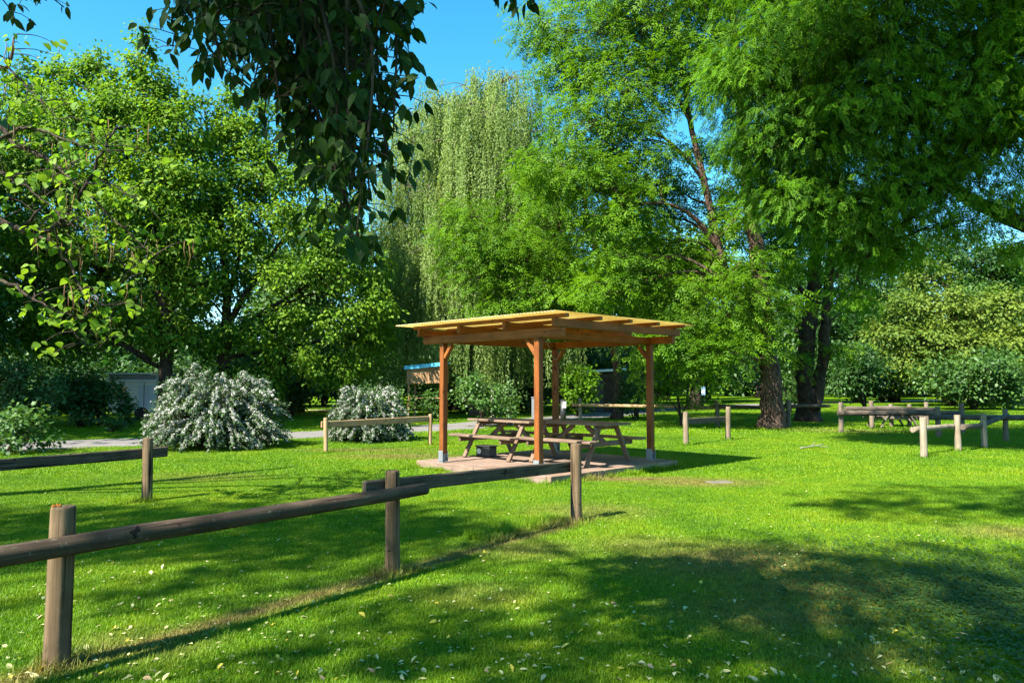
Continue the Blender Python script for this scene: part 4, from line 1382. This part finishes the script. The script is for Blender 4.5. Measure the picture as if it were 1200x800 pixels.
# understorey that closes the view below the crowns
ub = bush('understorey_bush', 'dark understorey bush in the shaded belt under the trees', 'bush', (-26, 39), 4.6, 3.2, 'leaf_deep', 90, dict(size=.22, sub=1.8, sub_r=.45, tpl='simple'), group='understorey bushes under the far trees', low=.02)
for i, (x, y, s) in enumerate(((-21.5, 37, 1.0), (-17.5, 39, 1.1), (-13.5, 38.0, 1.0), (-10.8, 36.5, .8), (-8.5, 50, 1.2), (-3.8, 41, 1.1), (-1.5, 40, 1.0), (1.2, 42, 1.2), (4.8, 46, 1.2), (7.5, 52, 1.2), (-30, 36, 1.2), (-36, 33, 1.3), (-5.5, 47, 1.2),
                               (18, 72, 1.3), (25, 70, 1.4), (32, 64, 1.4), (12.5, 64, 1.2), (-13.5, 53, 1.4), (-18, 51, 1.2))):
    c = copy_tree(ub)
    c.location = (x, y, 0)
    c.rotation_euler = (0, 0, i * 2.1)
    c.scale = (s, s, s * (0.9 + 0.06 * (i % 5)))


def spiraea(label, base, w_, h_, seed, n):
    r_ = np.random.default_rng(seed)
    root = empty('spiraea_bush', (base[0], base[1], 0))
    tag(root, label, 'flowering bush')
    tb = Tubes()
    P, X, Z, S, T = [], [], [], [], []
    BP, BX, BZ, BS, BT = [], [], [], [], []
    for i in range(n):
        a = r_.uniform(0, 2 * np.pi)
        th = math.asin(r_.uniform(0.02, 0.985))                    # from lying low to upright
        out = np.array((math.cos(a), math.sin(a), 0))
        k0 = r_.uniform(.68, 1.03) * (1 + .05 * math.sin(3 * a + 1.3))
        hr, hz = w_ / 2 * math.cos(th) ** .62 * k0, h_ * (0.14 + .82 * math.sin(th) ** 1.15) * k0
        dr = r_.uniform(.05, .30) * math.cos(th) * h_ * .6
        p = spline([out * r_.uniform(.0, .3), out * hr * .42 + (0, 0, hz * .62 + .10), out * hr * .78 + (0, 0, hz + .02), out * hr * 1.02 + (0, 0, max(.06, hz - dr))], 6)
        p[:, :3] += np.cumsum(r_.normal(0, 0.011, p.shape), 0)
        p[:, 2] = np.maximum(p[:, 2], 0.02)
        tb.add(p, np.linspace(.012, .004, len(p)), 4, cap=False)
        d_ = norm(np.gradient(p, axis=0))
        m = 85
        t = 0.22 + 0.78 * r_.random(m)
        k = np.minimum((t * (len(p) - 1)).astype(int), len(p) - 2)
        f = (t * (len(p) - 1) - k)[:, None]
        q = p[k] * (1 - f) + p[k + 1] * f
        P.append(q + r_.normal(0, .05, (m, 3)))
        X.append(d_[k] + r_.normal(0, .7, (m, 3)))
        Z.append(np.array((0, 0, .9)) + r_.normal(0, .5, (m, 3)))
        S.append(r_.uniform(.05, .085, m))
        T.append(np.clip(r_.normal(.5, .2, m), 0, 1))
        if r_.random() < 0.9:
            nc = r_.integers(16, 29)                                # flower heads along the upper side of the spray
            tc = np.sort(1 - r_.uniform(.3, .62) * r_.random(nc))
            kc = np.minimum((tc * (len(p) - 1)).astype(int), len(p) - 2)
            fc = (tc * (len(p) - 1) - kc)[:, None]
            hc = p[kc] * (1 - fc) + p[kc + 1] * fc + np.array((0, 0, .022)) + r_.normal(0, .012, (nc, 3))
            mm = 9
            idx = np.repeat(np.arange(nc), mm)
            dd = sphere_dirs(r_, len(idx))
            dd[:, 2] = np.abs(dd[:, 2]) * .9 - .1
            BP.append(hc[idx] + dd * .034 * r_.uniform(.4, 1.1, (len(idx), 1)))
            BX.append(np.cross(dd, r_.normal(size=dd.shape)))
            BZ.append(dd + r_.normal(0, .3, dd.shape))
            BS.append(r_.uniform(.02, .036, len(idx)))
            BT.append(np.clip(r_.normal(.6, .2, len(idx)), 0, 1))
    V, Fc, t_ = leaves('simple', *map(np.concatenate, (P, X, Z, S, T)))
    V[:, 2] = np.maximum(V[:, 2], .01)
    link_mesh('stems', tb.mesh('spiraea_stems'), M['bark_dark'], root)
    link_mesh('foliage', np_mesh('spiraea_foliage', V, [Fc], t_), M['leaf_spiraea'], root)
    V, Fc, t_ = leaves('petal', *map(np.concatenate, (BP, BX, BZ, BS, BT)))
    link_mesh('blossom', np_mesh('spiraea_blossom', V, [Fc], t_), M['blossom'], root)


p = gr(250, 528)
spiraea('larger white flowering spiraea bush with arching sprays beside the road', (p[0] - 0.28, p[1] + 0.9), 3.6, 1.98, 101, 560)
p = gr(434, 519)
spiraea('smaller white flowering spiraea bush behind the tan board fence', (p[0] - 0.2, p[1] + 0.7), 2.45, 1.62, 102, 330)


# catalpa reaching in from the left
def catalpa():
    r_ = np.random.default_rng(111)
    b = np.array((-9.6, 9.0, 0))
    root = empty('catalpa_tree', b)
    tag(root, 'catalpa reaching in at the left with crooked bare branches, bright leaves and hanging pods', 'tree')
    tb = Tubes()
    tr = spline([(-9.6, 9, -.1, .26), (-9.4, 9, 1.5, .22), (-9.0, 9.1, 3.0, .18), (-9.0, 9.2, 5.0, .13), (-9.4, 9.3, 7.5, .05)], 5)
    tb.add(tr[:, :3], tr[:, 3], 12, wob=.04, r_=r_)
    br = [[(-9.0, 9.1, 3.0, .10), tp(-40, 255, 9.2, .075), tp(20, 268, 9.2, .055), tp(60, 268, 9.2, .045), tp(85, 240, 9.2, .035), tp(112, 195, 9.2, .025), tp(135, 150, 9.3, .015)],
          [tp(40, 270, 9.2, .03), tp(75, 300, 9.1, .022), tp(100, 345, 9.0, .014), tp(135, 358, 9, .008)],
          [(-9.0, 9.15, 3.8, .09), tp(-30, 150, 9.4, .06), tp(20, 170, 9.4, .045), tp(60, 190, 9.4, .03), tp(110, 235, 9.3, .018), tp(180, 300, 9.2, .008)],
          [(-9.0, 9.2, 4.4, .08), tp(-20, 90, 9.6, .05), tp(10, 75, 9.6, .03), tp(20, 40, 9.6, .012)],
          [tp(0, 162, 9.4, .035), tp(35, 150, 9.3, .025), tp(80, 165, 9.2, .018), tp(130, 180, 9.2, .01)],
          [tp(70, 262, 9.2, .025), tp(105, 270, 9.1, .018), tp(140, 305, 9.0, .012), tp(168, 320, 9.0, .007)],
          [(-9.1, 9.1, 2.6, .06), tp(-20, 330, 9.2, .04), tp(30, 345, 9.1, .025), tp(60, 360, 9, .014), tp(95, 375, 9, .007)],
          [tp(100, 215, 9.2, .02), tp(130, 215, 9.1, .014), tp(165, 240, 9.1, .008)], [tp(10, 80, 9.6, .02), tp(40, 110, 9.5, .014), tp(70, 140, 9.4, .008)],
          [tp(25, 268, 9.2, .03), tp(50, 240, 9.0, .02), tp(60, 210, 8.9, .012), tp(90, 190, 8.8, .007)], [tp(-30, 150, 9.4, .04), tp(0, 200, 9.0, .025), tp(40, 225, 8.8, .015), tp(90, 270, 8.7, .008)],
          [tp(60, 360, 9, .012), tp(90, 395, 9, .008), tp(115, 408, 9, .005)]]
    P, X, Z, S, T = [], [], [], [], []
    pods = []
    for ch in br:
        p = spline(ch, 6)
        p[1:-1, :3] += r_.normal(0, .012, (len(p) - 2, 3))
        tb.add(p[:, :3], p[:, 3] * .72, 7)
        for i in range(4, len(p)):
            if p[i, 3] > .05:
                continue
            for _ in range(2 if p[i, 3] > 0.012 else 3):
                if r_.random() < .58:
                    continue
                e = p[i, :3] + r_.normal(0, 1, 3) * (.22, .2, .16)
                q = spline([p[i, :3], (p[i, :3] + e) / 2 + (0, 0, .04), e], 3)
                tb.add(q, np.linspace(min(.008, p[i, 3]), .003, len(q)), 4, cap=False)
                for m in range(r_.integers(3, 7)):
                    P.append(e + r_.normal(0, .06, 3))
                    X.append(np.array((r_.normal(), r_.normal(), -.55)))
                    Z.append(np.array((0, -.1, 1.0)) + r_.normal(0, .35, 3))
                    S.append(r_.uniform(.06, .14))
                    T.append(np.clip(r_.normal(.55, .25), 0, 1))
                if r_.random() < .40:
                    for m in range(r_.integers(1, 4)):
                        h = r_.uniform(.2, .38)
                        a = e + r_.normal(0, .05, 3)
                        DP = Tubes()
                        pods.append(DP)
                        DP.add(np.array([a, a + (r_.normal(0, .015), r_.normal(0, .015), -h * .5), a + (r_.normal(0, .03), r_.normal(0, .03), -h)]), (.005, .006, .003), 4)
    V, Fc, t_ = leaves('heart', np.array(P), np.array(X), np.array(Z), np.array(S), np.array(T))
    link_mesh('trunk', tb.mesh('catalpa_trunk', b), M['bark_dark'], root)
    link_mesh('foliage', np_mesh('catalpa_foliage', V - b, [Fc], t_), M['leaf_catalpa'], root)
    for DP in pods[:95]:
        link_mesh('seed_pod', DP.mesh('seed_pod', b), M['pod'], root)


catalpa()


# tree the photographer stands under: its crown shades the foreground, one leafy bough hangs into view
def overhead():
    r_ = np.random.default_rng(121)
    b = np.array((-3.0, -5.0, 0))
    root = empty('overhanging_tree', b)
    tag(root, 'tree overhead whose dark leafy bough hangs down in the upper left', 'tree')
    tb = Tubes()
    tr = spline([(-3.0, -5.0, -.1, .42), (-3.0, -4.9, 1.8, .36), (-2.9, -4.5, 4, .30), (-2.8, -3.8, 7, .2), (-3.4, -3.2, 11, .14), (-5, -3.6, 15, .05)], 5)
    tb.add(tr[:, :3], tr[:, 3], 14, wob=.04, r_=r_)
    limbs = [[(-2.9, -4.5, 4, .18), (-2.6, -2.0, 5.2, .13), (-1.9, .8, 5.3, .09), (-1.2, 2.6, 4.7, .05), (-.8, 3.3, 4.1, .03)],
             [(-2.85, -4.2, 8, .12), (-5.4, -4.4, 11, .08), (-9.0, -1.0, 13.2, .04)],
             [(-2.8, -4.0, 9, .12), (-3.4, -3.6, 12, .08), (-2.6, -.6, 14.0, .04)],
             [(-2.8, -3.0, 10, .10), (-6.4, -4.6, 12, .07), (-8.6, -5.0, 13, .04)]]
    sk = [r for r in tr]
    for ch in limbs:
        p = spline(ch, 6)
        tb.add(p[:, :3], p[:, 3], 8)
        sk += [r for r in p]

    def over(gx, gy, h, r, rz):
        h = 5.5 + 1.05 * h                    # a clump whose shade reaches (gx, gy)
        return (gx - SHIFT[0] * h, gy - SHIFT[1] * h, h, r, r, rz)
    cs = [over(*a) for a in SHADE]
    ca = [c for c, a in zip(cs, SHADE) if a[0] < -.8 and a[1] > 6.3 or a[1] > 9 ]
    cb = [c for c, a in zip(cs, SHADE) if not (a[0] < -.8 and a[1] > 6.3 or a[1] > 9)]
    fa = foliage(r_, ca, tpl='trifid', size=.26, sub=1.35, sub_r=.42, per=12, droop=.8, flat=.6)
    fb = foliage(r_, cb, tpl='trifid', size=.25, sub=.95, sub_r=.45, per=11, droop=.8, flat=.6)
    V, Fc, t_, subs = np.concatenate((fa[0], fb[0])), np.concatenate((fa[1], fb[1] + len(fa[0]))), np.concatenate((fa[2], fb[2])), fa[3] + fb[3]
    grow_limbs(r_, tb, sk, subs, .05, .35, .012)
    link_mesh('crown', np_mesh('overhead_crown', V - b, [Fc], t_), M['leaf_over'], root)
    # the hanging bough
    P, X, Z, S, T = [], [], [], [], []
    ends = [(200, 70), (225, 40), (215, 20), (260, 95), (235, 105), (285, 60), (300, 110), (330, 130), (345, 160), (370, 190), (385, 230), (395, 150), (410, 260), (425, 290), (440, 230), (405, 200), (430, 170), (455, 140), (450, 190),
            (470, 170), (465, 215), (440, 255), (360, 90), (395, 60), (420, 100), (450, 60), (470, 20), (490, 40), (430, 30), (340, 40), (300, 30), (375, 130), (325, 80), (405, 285), (380, 20), (255, 30), (350, 190), (312, 150), (418, 225), (398, 120), (285, 20), (440, 90), (365, 155), (430, 300), (390, 270),
            (20, 10), (50, 15), (68, 25), (5, 30), (35, 0), (600, 5), (618, 12), (608, -5), (290, 85), (340, 110), (270, 70), (410, 150), (425, 205), (400, 240)]
    start = np.array(limbs[0])[:, :3]
    for (ex, ey) in ends:
        Yd = r_.uniform(3.1, 4.3)
        if ex < 100:
            Yd = r_.uniform(4.6, 5.4)
        e = at(ex * .96 + 10, ey - 16, Yd)
        if ex < 100:
            s = np.array((-5.0 + r_.uniform(-.3, 1.2), 3.4, 5.6))
        elif ex > 550:
            s = np.array((-.2, 3.3, 4.6))
        else:
            s = at(300 + 0.42 * (ex - 200) + r_.normal(0, 25), -60, Yd * .98)
        m = (s + e) / 2 + r_.normal(0, .07, 3) + (0, 0, .06)
        p = spline([s, m, e], 7)
        tb.add(p, np.linspace(.012, .004, len(p)), 5, cap=False)
        if 100 < ex < 550:
            j = start[r_.integers(2, 5)]
            tb.add(spline([j, (j + s) / 2 + (0, 0, .15), s], 4), np.linspace(.022, .012, 9), 5, cap=False)
        for i in range(3, len(p)):
            for _ in range(r_.integers(1, 5)):
                if np.linalg.norm(p[i] - e) > (0.75 if 100 < ex < 550 else .35):
                    continue
                side = r_.normal(0, 1, 3) * (.075, .075, .05)
                q = p[i] + side
                tb.add(np.array([p[i], (p[i] + q) / 2 + (0, 0, .01), q]), (.003, .0025, .002), 4, cap=False)
                for c in range(3):
                    P.append(q + r_.normal(0, .012, 3))
                    X.append(np.array((r_.normal(0, .55), r_.normal(0, .55), -.75)))
                    Z.append(np.array((r_.normal(0, .6), -.75, .55)) + r_.normal(0, .3, 3))
                    S.append(r_.uniform(.055, .105))
                    T.append(np.clip(r_.normal(.45, .2), 0, 1))
    V, Fc, t_ = leaves('leaf', np.array(P), np.array(X), np.array(Z), np.array(S), np.array(T))
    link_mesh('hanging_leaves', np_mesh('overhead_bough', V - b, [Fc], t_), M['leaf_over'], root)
    link_mesh('trunk', tb.mesh('overhead_trunk', b), M['bark_dark'], root)


# (ground x, ground y of the shade, height, radius, half thickness)
SHADE = [(-4.8, 9.0, 8.6, 1.1, .7), (-3.4, 8.7, 8.8, 1.1, .7), (-2.3, 8.6, 8.4, 1.0, .6), (-1.3, 9.0, 8.8, .9, .6), (-2.9, 7.2, 7.6, 1.0, .6), (-4.3, 7.4, 7.6, 1.0, .6), (-.6, 8.0, 8.0, .8, .6),
         (-1.4, 7.0, 7.4, .7, .5),
         (-.6, 4.5, 6.6, 1.0, .6), (.6, 4.6, 6.6, 1.1, .6), (2.4, 5.0, 7.4, 1.2, .7), (3.4, 5.6, 7.8, 1.2, .8), (4.4, 6.4, 8.0, 1.1, .7), 
         (3.0, 4.2, 7.0, 1.2, .7), (2.4, 3.6, 6.8, 1.2, .7), (-1.6, 4.0, 6.2, .7, .5), (5.0, 5.2, 8.0, 1.2, .8), (-1.9, 5.5, 6.6, .5, .4),
         (6.4, 10.5, 10.0, 1.1, .7), (5.0, 9.9, 9.8, .8, .6), (7.4, 9.7, 10.0, 1.1, .7), (8.6, 10.4, 10.2, 1.2, .8),
         (-.6, 2.4, 6.0, 1.2, .7), (-2.4, 3.0, 6.0, .9, .6), (-3.2, 1.0, 6, 1.3, .8), (0.4, 1.4, 6.5, 1.3, .8), (-1.5, .2, 7, 1.5, .9), (1.5, 1.6, 8.5, 1.6, 1),
         (-3.9, 5.4, 7.2, .6, .5), (-4.1, 8.3, 8.6, 1.3, .8), (-2.1, 7.9, 8.0, 1.2, .8), (-5.8, 8.6, 8.6, 1.2, .7), (-3.0, 9.4, 9.0, 1.0, .7), (-1.0, 8.7, 8.4, 1.0, .7), (-.2, 6.4, 7.6, .8, .5), (1.3, 5.0, 7.0, 1.2, .8), (2.2, 5.6, 7.4, 1.2, .8), (1.5, 6.3, 7.8, .9, .6), (2.6, 6.6, 8.2, 1.0, .6), (3.4, 6.9, 8.2, .7, .5), (2.0, 4.4, 7.0, 1.2, .8), (.6, 5.6, 7.4, .9, .6), (3.9, 4.8, 7.4, 1.2, .8), (1.9, 7.4, 8.6, .6, .4)]
overhead()

# trees outside the picture at the left that put the lower left background in shade
for i, (x, y, s) in enumerate(((-20.4, 18.6, 1.42), (-26.5, 20.5, 1.3), (-22.6, 25.2, 1.12), (-31, 25, 1.2), (-19.0, 23.0, .66))):
    o = copy_tree(protos[i % 2])
    o.location = (x, y, 0)
    o.rotation_euler = (0, 0, i * 1.3)
    o.scale = (s, s, s)
    o['label'] = 'leafy tree standing just outside the left edge of the view'
    o['group'] = 'trees outside the left edge'


def far_woods():
    r_ = np.random.default_rng(201)
    cs = []
    for i in range(150):
        a = R(-62 + 124 * i / 149)
        d_ = r_.uniform(100, 125)
        x, y = math.sin(a) * d_, math.cos(a) * d_
        h = r_.uniform(7, 13)
        cs.append((x, y, h * .32, 3.4, 3.4, h * .30))
        cs.append((x + r_.normal(0, 1.5), y + r_.normal(0, 1.5), h * .72, 2.8, 2.8, h * .26))
    V, Fc, t_, subs = foliage(r_, cs, tpl='simple', size=.75, sub=.30, sub_r=1.2, per=22, droop=.5, flat=.7, inner=.5)
    V[:, 2] = np.maximum(V[:, 2], .02)
    tag(link_mesh('woods', np_mesh('woods', V, [Fc], t_), M['leaf_deep']), 'far dark woods closing the horizon behind the park trees', 'woods', kind='stuff')


far_woods()


# ------------------------------------------------------------------ grass
def grass():
    r_ = np.random.default_rng(131)
    src = bpy.data.collections.new('grass_sources')

    def tile(n, hmin, hmax, wmin, wmax, rad, segs):
        a = r_.uniform(0, 2 * np.pi, n)
        rr = rad * np.sqrt(r_.random(n)) * r_.uniform(.7, 1.15, n)
        base = np.stack([np.cos(a) * rr, np.sin(a) * rr, np.full(n, -0.004)], -1)
        h = r_.uniform(hmin, hmax, n) * r_.uniform(.7, 1.2, n)
        az = r_.uniform(0, 2 * np.pi, n)
        lean = r_.uniform(.15, 1.1, n)
        dr = np.stack([np.cos(az) * lean, np.sin(az) * lean, np.ones(n)], -1)
        dr = norm(dr)
        sd = np.stack([-np.sin(az), np.cos(az), np.zeros(n)], -1) * (r_.uniform(wmin, wmax, n) / 2)[:, None]
        mid = base + dr * (h * .55)[:, None]
        tip = base + dr * h[:, None] + np.stack([np.cos(az), np.sin(az), -np.ones(n) * .5], -1) * (h * .22 * lean)[:, None]
        V = np.stack([base - sd, base + sd, mid + sd * .8, mid - sd * .8, tip], 1).reshape(-1, 3)
        o5 = np.arange(n)[:, None] * 5
        Q = o5 + np.array((0, 1, 2, 3))
        T3 = o5 + np.array((3, 2, 4))
        t_ = np.repeat(np.clip(r_.normal(.5, .22, n), 0, 1), 5)
        return np_mesh('grass_tile', V, [Q, T3], t_)
    specs = [(2300, .018, .043, .003, .0056, .36, 2)] * 5 + [(900, .022, .052, .006, .010, .42, 2)] * 3 + [(420, .035, .08, .012, .022, .62, 2)] * 3 + [(160, .08, .20, .004, .008, .16, 2)] * 2
    for i, s in enumerate(specs):
        o = bpy.data.objects.new('blade_tile_%02d' % i, tile(*s))
        o.data.materials.append(M['grass'])
        src.objects.link(o)
    pts, idx, rot, scl = [], [], [], []

    def band(y0, y1, step, lo, hi):
        ys = np.arange(y0, y1, step)
        for y in ys:
            hw = 0.74 * (y + step) + 1.2
            xs = np.arange(-hw, hw, step)
            P = np.stack([xs, np.full_like(xs, y)], -1) + r_.uniform(-.5, .5, (len(xs), 2)) * step
            k = dist_to(ROAD, P) > 1.62
            k &= dist_to(TRACK, P) > 0.95
            q = P - PC
            s, t = q @ PU + 1.25, q @ PV + 1.575
            m = 0.20 if step < .4 else .3
            k &= ~((s > -.62 - m) & (s < 2.92 + m) & (t > -.17 - m) & (t < 3.45 + m))
            # worn places: thin, patchy grass
            rel = P - P1[:2]
            along, across = rel @ FD, rel @ np.array((FD[1], -FD[0]))
            thin = (np.abs(across - .02) < .13) & (along > -1) & (along < 5.6)
            k &= ~(thin & (r_.random(len(P)) < .75))
            P = P[k]
            n = len(P)
            pts.append(np.column_stack([P, np.zeros(n)]))
            idx.append(r_.integers(lo, hi, n))
            rot.append(r_.uniform(0, 6.283, n))
            scl.append(r_.uniform(.75, 1.2, n))
    band(2.2, 7.5, .19, 0, 5)
    band(7.5, 13.0, .25, 0, 5)
    band(13.0, 24.0, .34, 5, 8)
    band(24.0, 62.0, .62, 8, 11)
    # rank tufts left by the mower along the fence feet
    tufts = []
    weed_at = []
    for f in np.concatenate((r_.uniform(.50, .98, 60), )):
        tufts.append(P2 + (P3 - P2) * f + nrm * r_.normal(.22, .12))
    for px_, py_ in ((66, 783), (460, 672), (675, 612), (172, 588), (382, 531), (504, 522), (804, 522), (853, 516), (1083, 536), (1123, 529), (1154, 525)):
        g0 = gr(px_, py_)
        for _ in range(5):
            tufts.append(g0 + np.array((*r_.normal(0, .10, 2), 0)))
    for _ in range(46):
        c0 = gr(r_.uniform(-20, 1220), 565 + 225 * r_.random())
        for _k in range(r_.integers(2, 9)):
            tufts.append(c0 + np.array((*r_.normal(0, .16, 2), 0)))
            weed_at.append(len(tufts) - 1)
    g0 = gr(905, 502)
    for _ in range(40):
        a = r_.uniform(0, 6.28)
        tufts.append(g0 + np.array((math.cos(a), math.sin(a), 0)) * r_.uniform(.5, 1.0))
    for sside in range(60):
        tufts.append(np.array(deck_pt(r_.uniform(-.7, 3.0), -.26, 0)) if sside % 2 else np.array(deck_pt(3.02, r_.uniform(-.2, 3.4), 0)))
    weed = [i in set(weed_at) for i in range(len(tufts))]
    tufts = np.array(tufts)
    pts.append(np.column_stack([tufts[:, :2], np.zeros(len(tufts))]))
    idx.append(r_.integers(11, 13, len(tufts)))
    rot.append(r_.uniform(0, 6.28, len(tufts)))
    scl.append(np.where(np.array(weed), r_.uniform(.26, .5, len(tufts)), r_.uniform(.45, .9, len(tufts))))
    pts, idx, rot, scl = map(np.concatenate, (pts, idx, rot, scl))
    me = bpy.data.meshes.new('grass')
    me.vertices.add(len(pts))
    me.vertices.foreach_set('co', pts.astype(np.float32).ravel())
    for nm, ty, arr in (('pick', 'INT', idx.astype(np.int32)), ('turn', 'FLOAT', rot.astype(np.float32)), ('size', 'FLOAT', scl.astype(np.float32))):
        me.attributes.new(nm, ty, 'POINT').data.foreach_set('value', arr)
    ob = link_mesh('grass', me, M['grass'])
    tag(ob, 'short mown grass with dappled light covering the park lawn', 'grass', kind='stuff')
    g = bpy.data.node_groups.new('scatter_grass', 'GeometryNodeTree')
    g.interface.new_socket('Geometry', in_out='INPUT', socket_type='NodeSocketGeometry')
    g.interface.new_socket('Geometry', in_out='OUTPUT', socket_type='NodeSocketGeometry')
    N, L = g.nodes, g.links
    gi, go = N.new('NodeGroupInput'), N.new('NodeGroupOutput')
    m2p = N.new('GeometryNodeMeshToPoints')
    iop = N.new('GeometryNodeInstanceOnPoints')
    ci = N.new('GeometryNodeCollectionInfo')
    ci.inputs['Collection'].default_value = src
    ci.inputs['Separate Children'].default_value = True
    ci.inputs['Reset Children'].default_value = True

    def attr(nm, ty):
        a = N.new('GeometryNodeInputNamedAttribute')
        a.data_type = ty
        a.inputs['Name'].default_value = nm
        return a.outputs['Attribute']
    cx = N.new('ShaderNodeCombineXYZ')
    L.new(attr('turn', 'FLOAT'), cx.inputs['Z'])
    L.new(gi.outputs[0], m2p.inputs['Mesh'])
    L.new(m2p.outputs['Points'], iop.inputs['Points'])
    L.new(ci.outputs['Instances'], iop.inputs['Instance'])
    iop.inputs['Pick Instance'].default_value = True
    L.new(attr('pick', 'INT'), iop.inputs['Instance Index'])
    L.new(cx.outputs[0], iop.inputs['Rotation'])
    L.new(attr('size', 'FLOAT'), iop.inputs['Scale'])
    L.new(iop.outputs['Instances'], go.inputs[0])
    md = ob.modifiers.new('scatter', 'NODES')
    md.node_group = g


grass()


# clover on the near right
def clover():
    r_ = np.random.default_rng(141)
    n = 15000
    c = gr(1130, 700)
    P = np.column_stack([c[0] + r_.normal(.2, .85, n), c[1] + r_.normal(0, 1.0, n), r_.uniform(.03, .06, n)])
    k = r_.random(n) < .9
    P = P[k]
    idx = np.repeat(np.arange(len(P)), 3)
    a = np.tile(np.array((0, 2.09, 4.19)), len(P)) + np.repeat(r_.uniform(0, 6.28, len(P)), 3)
    X = np.stack([np.cos(a), np.sin(a), np.full(len(a), .12)], -1)
    Z = np.array((0, 0, 1.0)) + r_.normal(0, .18, X.shape)
    V, Fc, t_ = leaves('round', P[idx], X, Z, r_.uniform(.014, .022, len(idx)), np.clip(r_.normal(.4, .2, len(idx)), 0, 1))
    tag(link_mesh('clover', np_mesh('clover', V, [Fc], t_), M['leaf_bush']), 'patch of dark clover in the shaded lawn at the lower right', 'clover', kind='stuff')


clover()


# fallen leaves
def fallen():
    r_ = np.random.default_rng(151)
    mats = [leaf_mat('fallen_leaf_pale', (0.34, 0.33, 0.13), (0.55, 0.53, 0.28), .15), leaf_mat('fallen_leaf_yellow', (0.45, 0.36, 0.04), (0.62, 0.55, 0.10), .2), leaf_mat('fallen_leaf_tan', (0.33, 0.20, 0.10), (0.5, 0.36, 0.2), .1)]
    base = []
    for mi, mt in enumerate(mats):
        for k in range(2):
            V, Fc = tpl_leaf(.19 + .07 * k, .12 + .25 * k)
            V = V - (.5, 0, 0)
            me = np_mesh('fallen_leaf', V * (1, 1, 1.3), [Fc], np.full(len(V), .3 + .4 * k))
            me.materials.append(mt)
            base.append(me)
    labs = ['pale cream fallen leaf lying in the grass of the near lawn', 'yellow fallen leaf lying in the grass of the near lawn', 'tan fallen leaf lying in the grass of the near lawn']
    grp = ['pale fallen leaves on the lawn', 'yellow fallen leaves on the lawn', 'tan fallen leaves on the lawn']
    pts = []
    while len(pts) < 290:
        py = 800 - 175 * r_.random() ** 1.6
        px = r_.uniform(-10, 1210)
        g = gr(px, py)
        dens = 1.0 if (px < 420 and py > 690) or (400 < px < 800 and py > 690) or py > 740 else .42
        if r_.random() < dens:
            pts.append(g)
    for p in pts:
        mi = r_.choice(3, p=(.62, .27, .11))
        o = bpy.data.objects.new('fallen_leaf', base[mi * 2 + r_.integers(0, 2)])
        COL.objects.link(o)
        o.location = (p[0], p[1], r_.uniform(.012, .04))
        o.rotation_euler = (r_.normal(0, .35), r_.normal(0, .3), r_.uniform(0, 6.28))
        s = r_.uniform(.032, .068)
        o.scale = (s, s, s)
        tag(o, labs[mi], 'leaf', grp[mi])
    n = 900
    px, py = r_.uniform(0, 1200, n), 575 + 225 * r_.random(n) ** .8
    P = np.array([gr(a, b_) for a, b_ in zip(px, py)]) + (0, 0, .03)
    P[:, 2] += r_.uniform(-.012, .008, n)
    X = np.column_stack([r_.normal(size=(n, 2)), r_.normal(0, .2, n)])
    V, Fc, t_ = leaves('simple', P, X, np.array((0, 0, 1.0)) + r_.normal(0, .2, (n, 3)), r_.uniform(.018, .04, n), r_.random(n))
    tag(link_mesh('leaf_litter', np_mesh('leaf_litter', V, [Fc], t_), mats[0]), 'tiny pale leaf litter sprinkled over the middle of the lawn', 'litter', kind='stuff')


fallen()
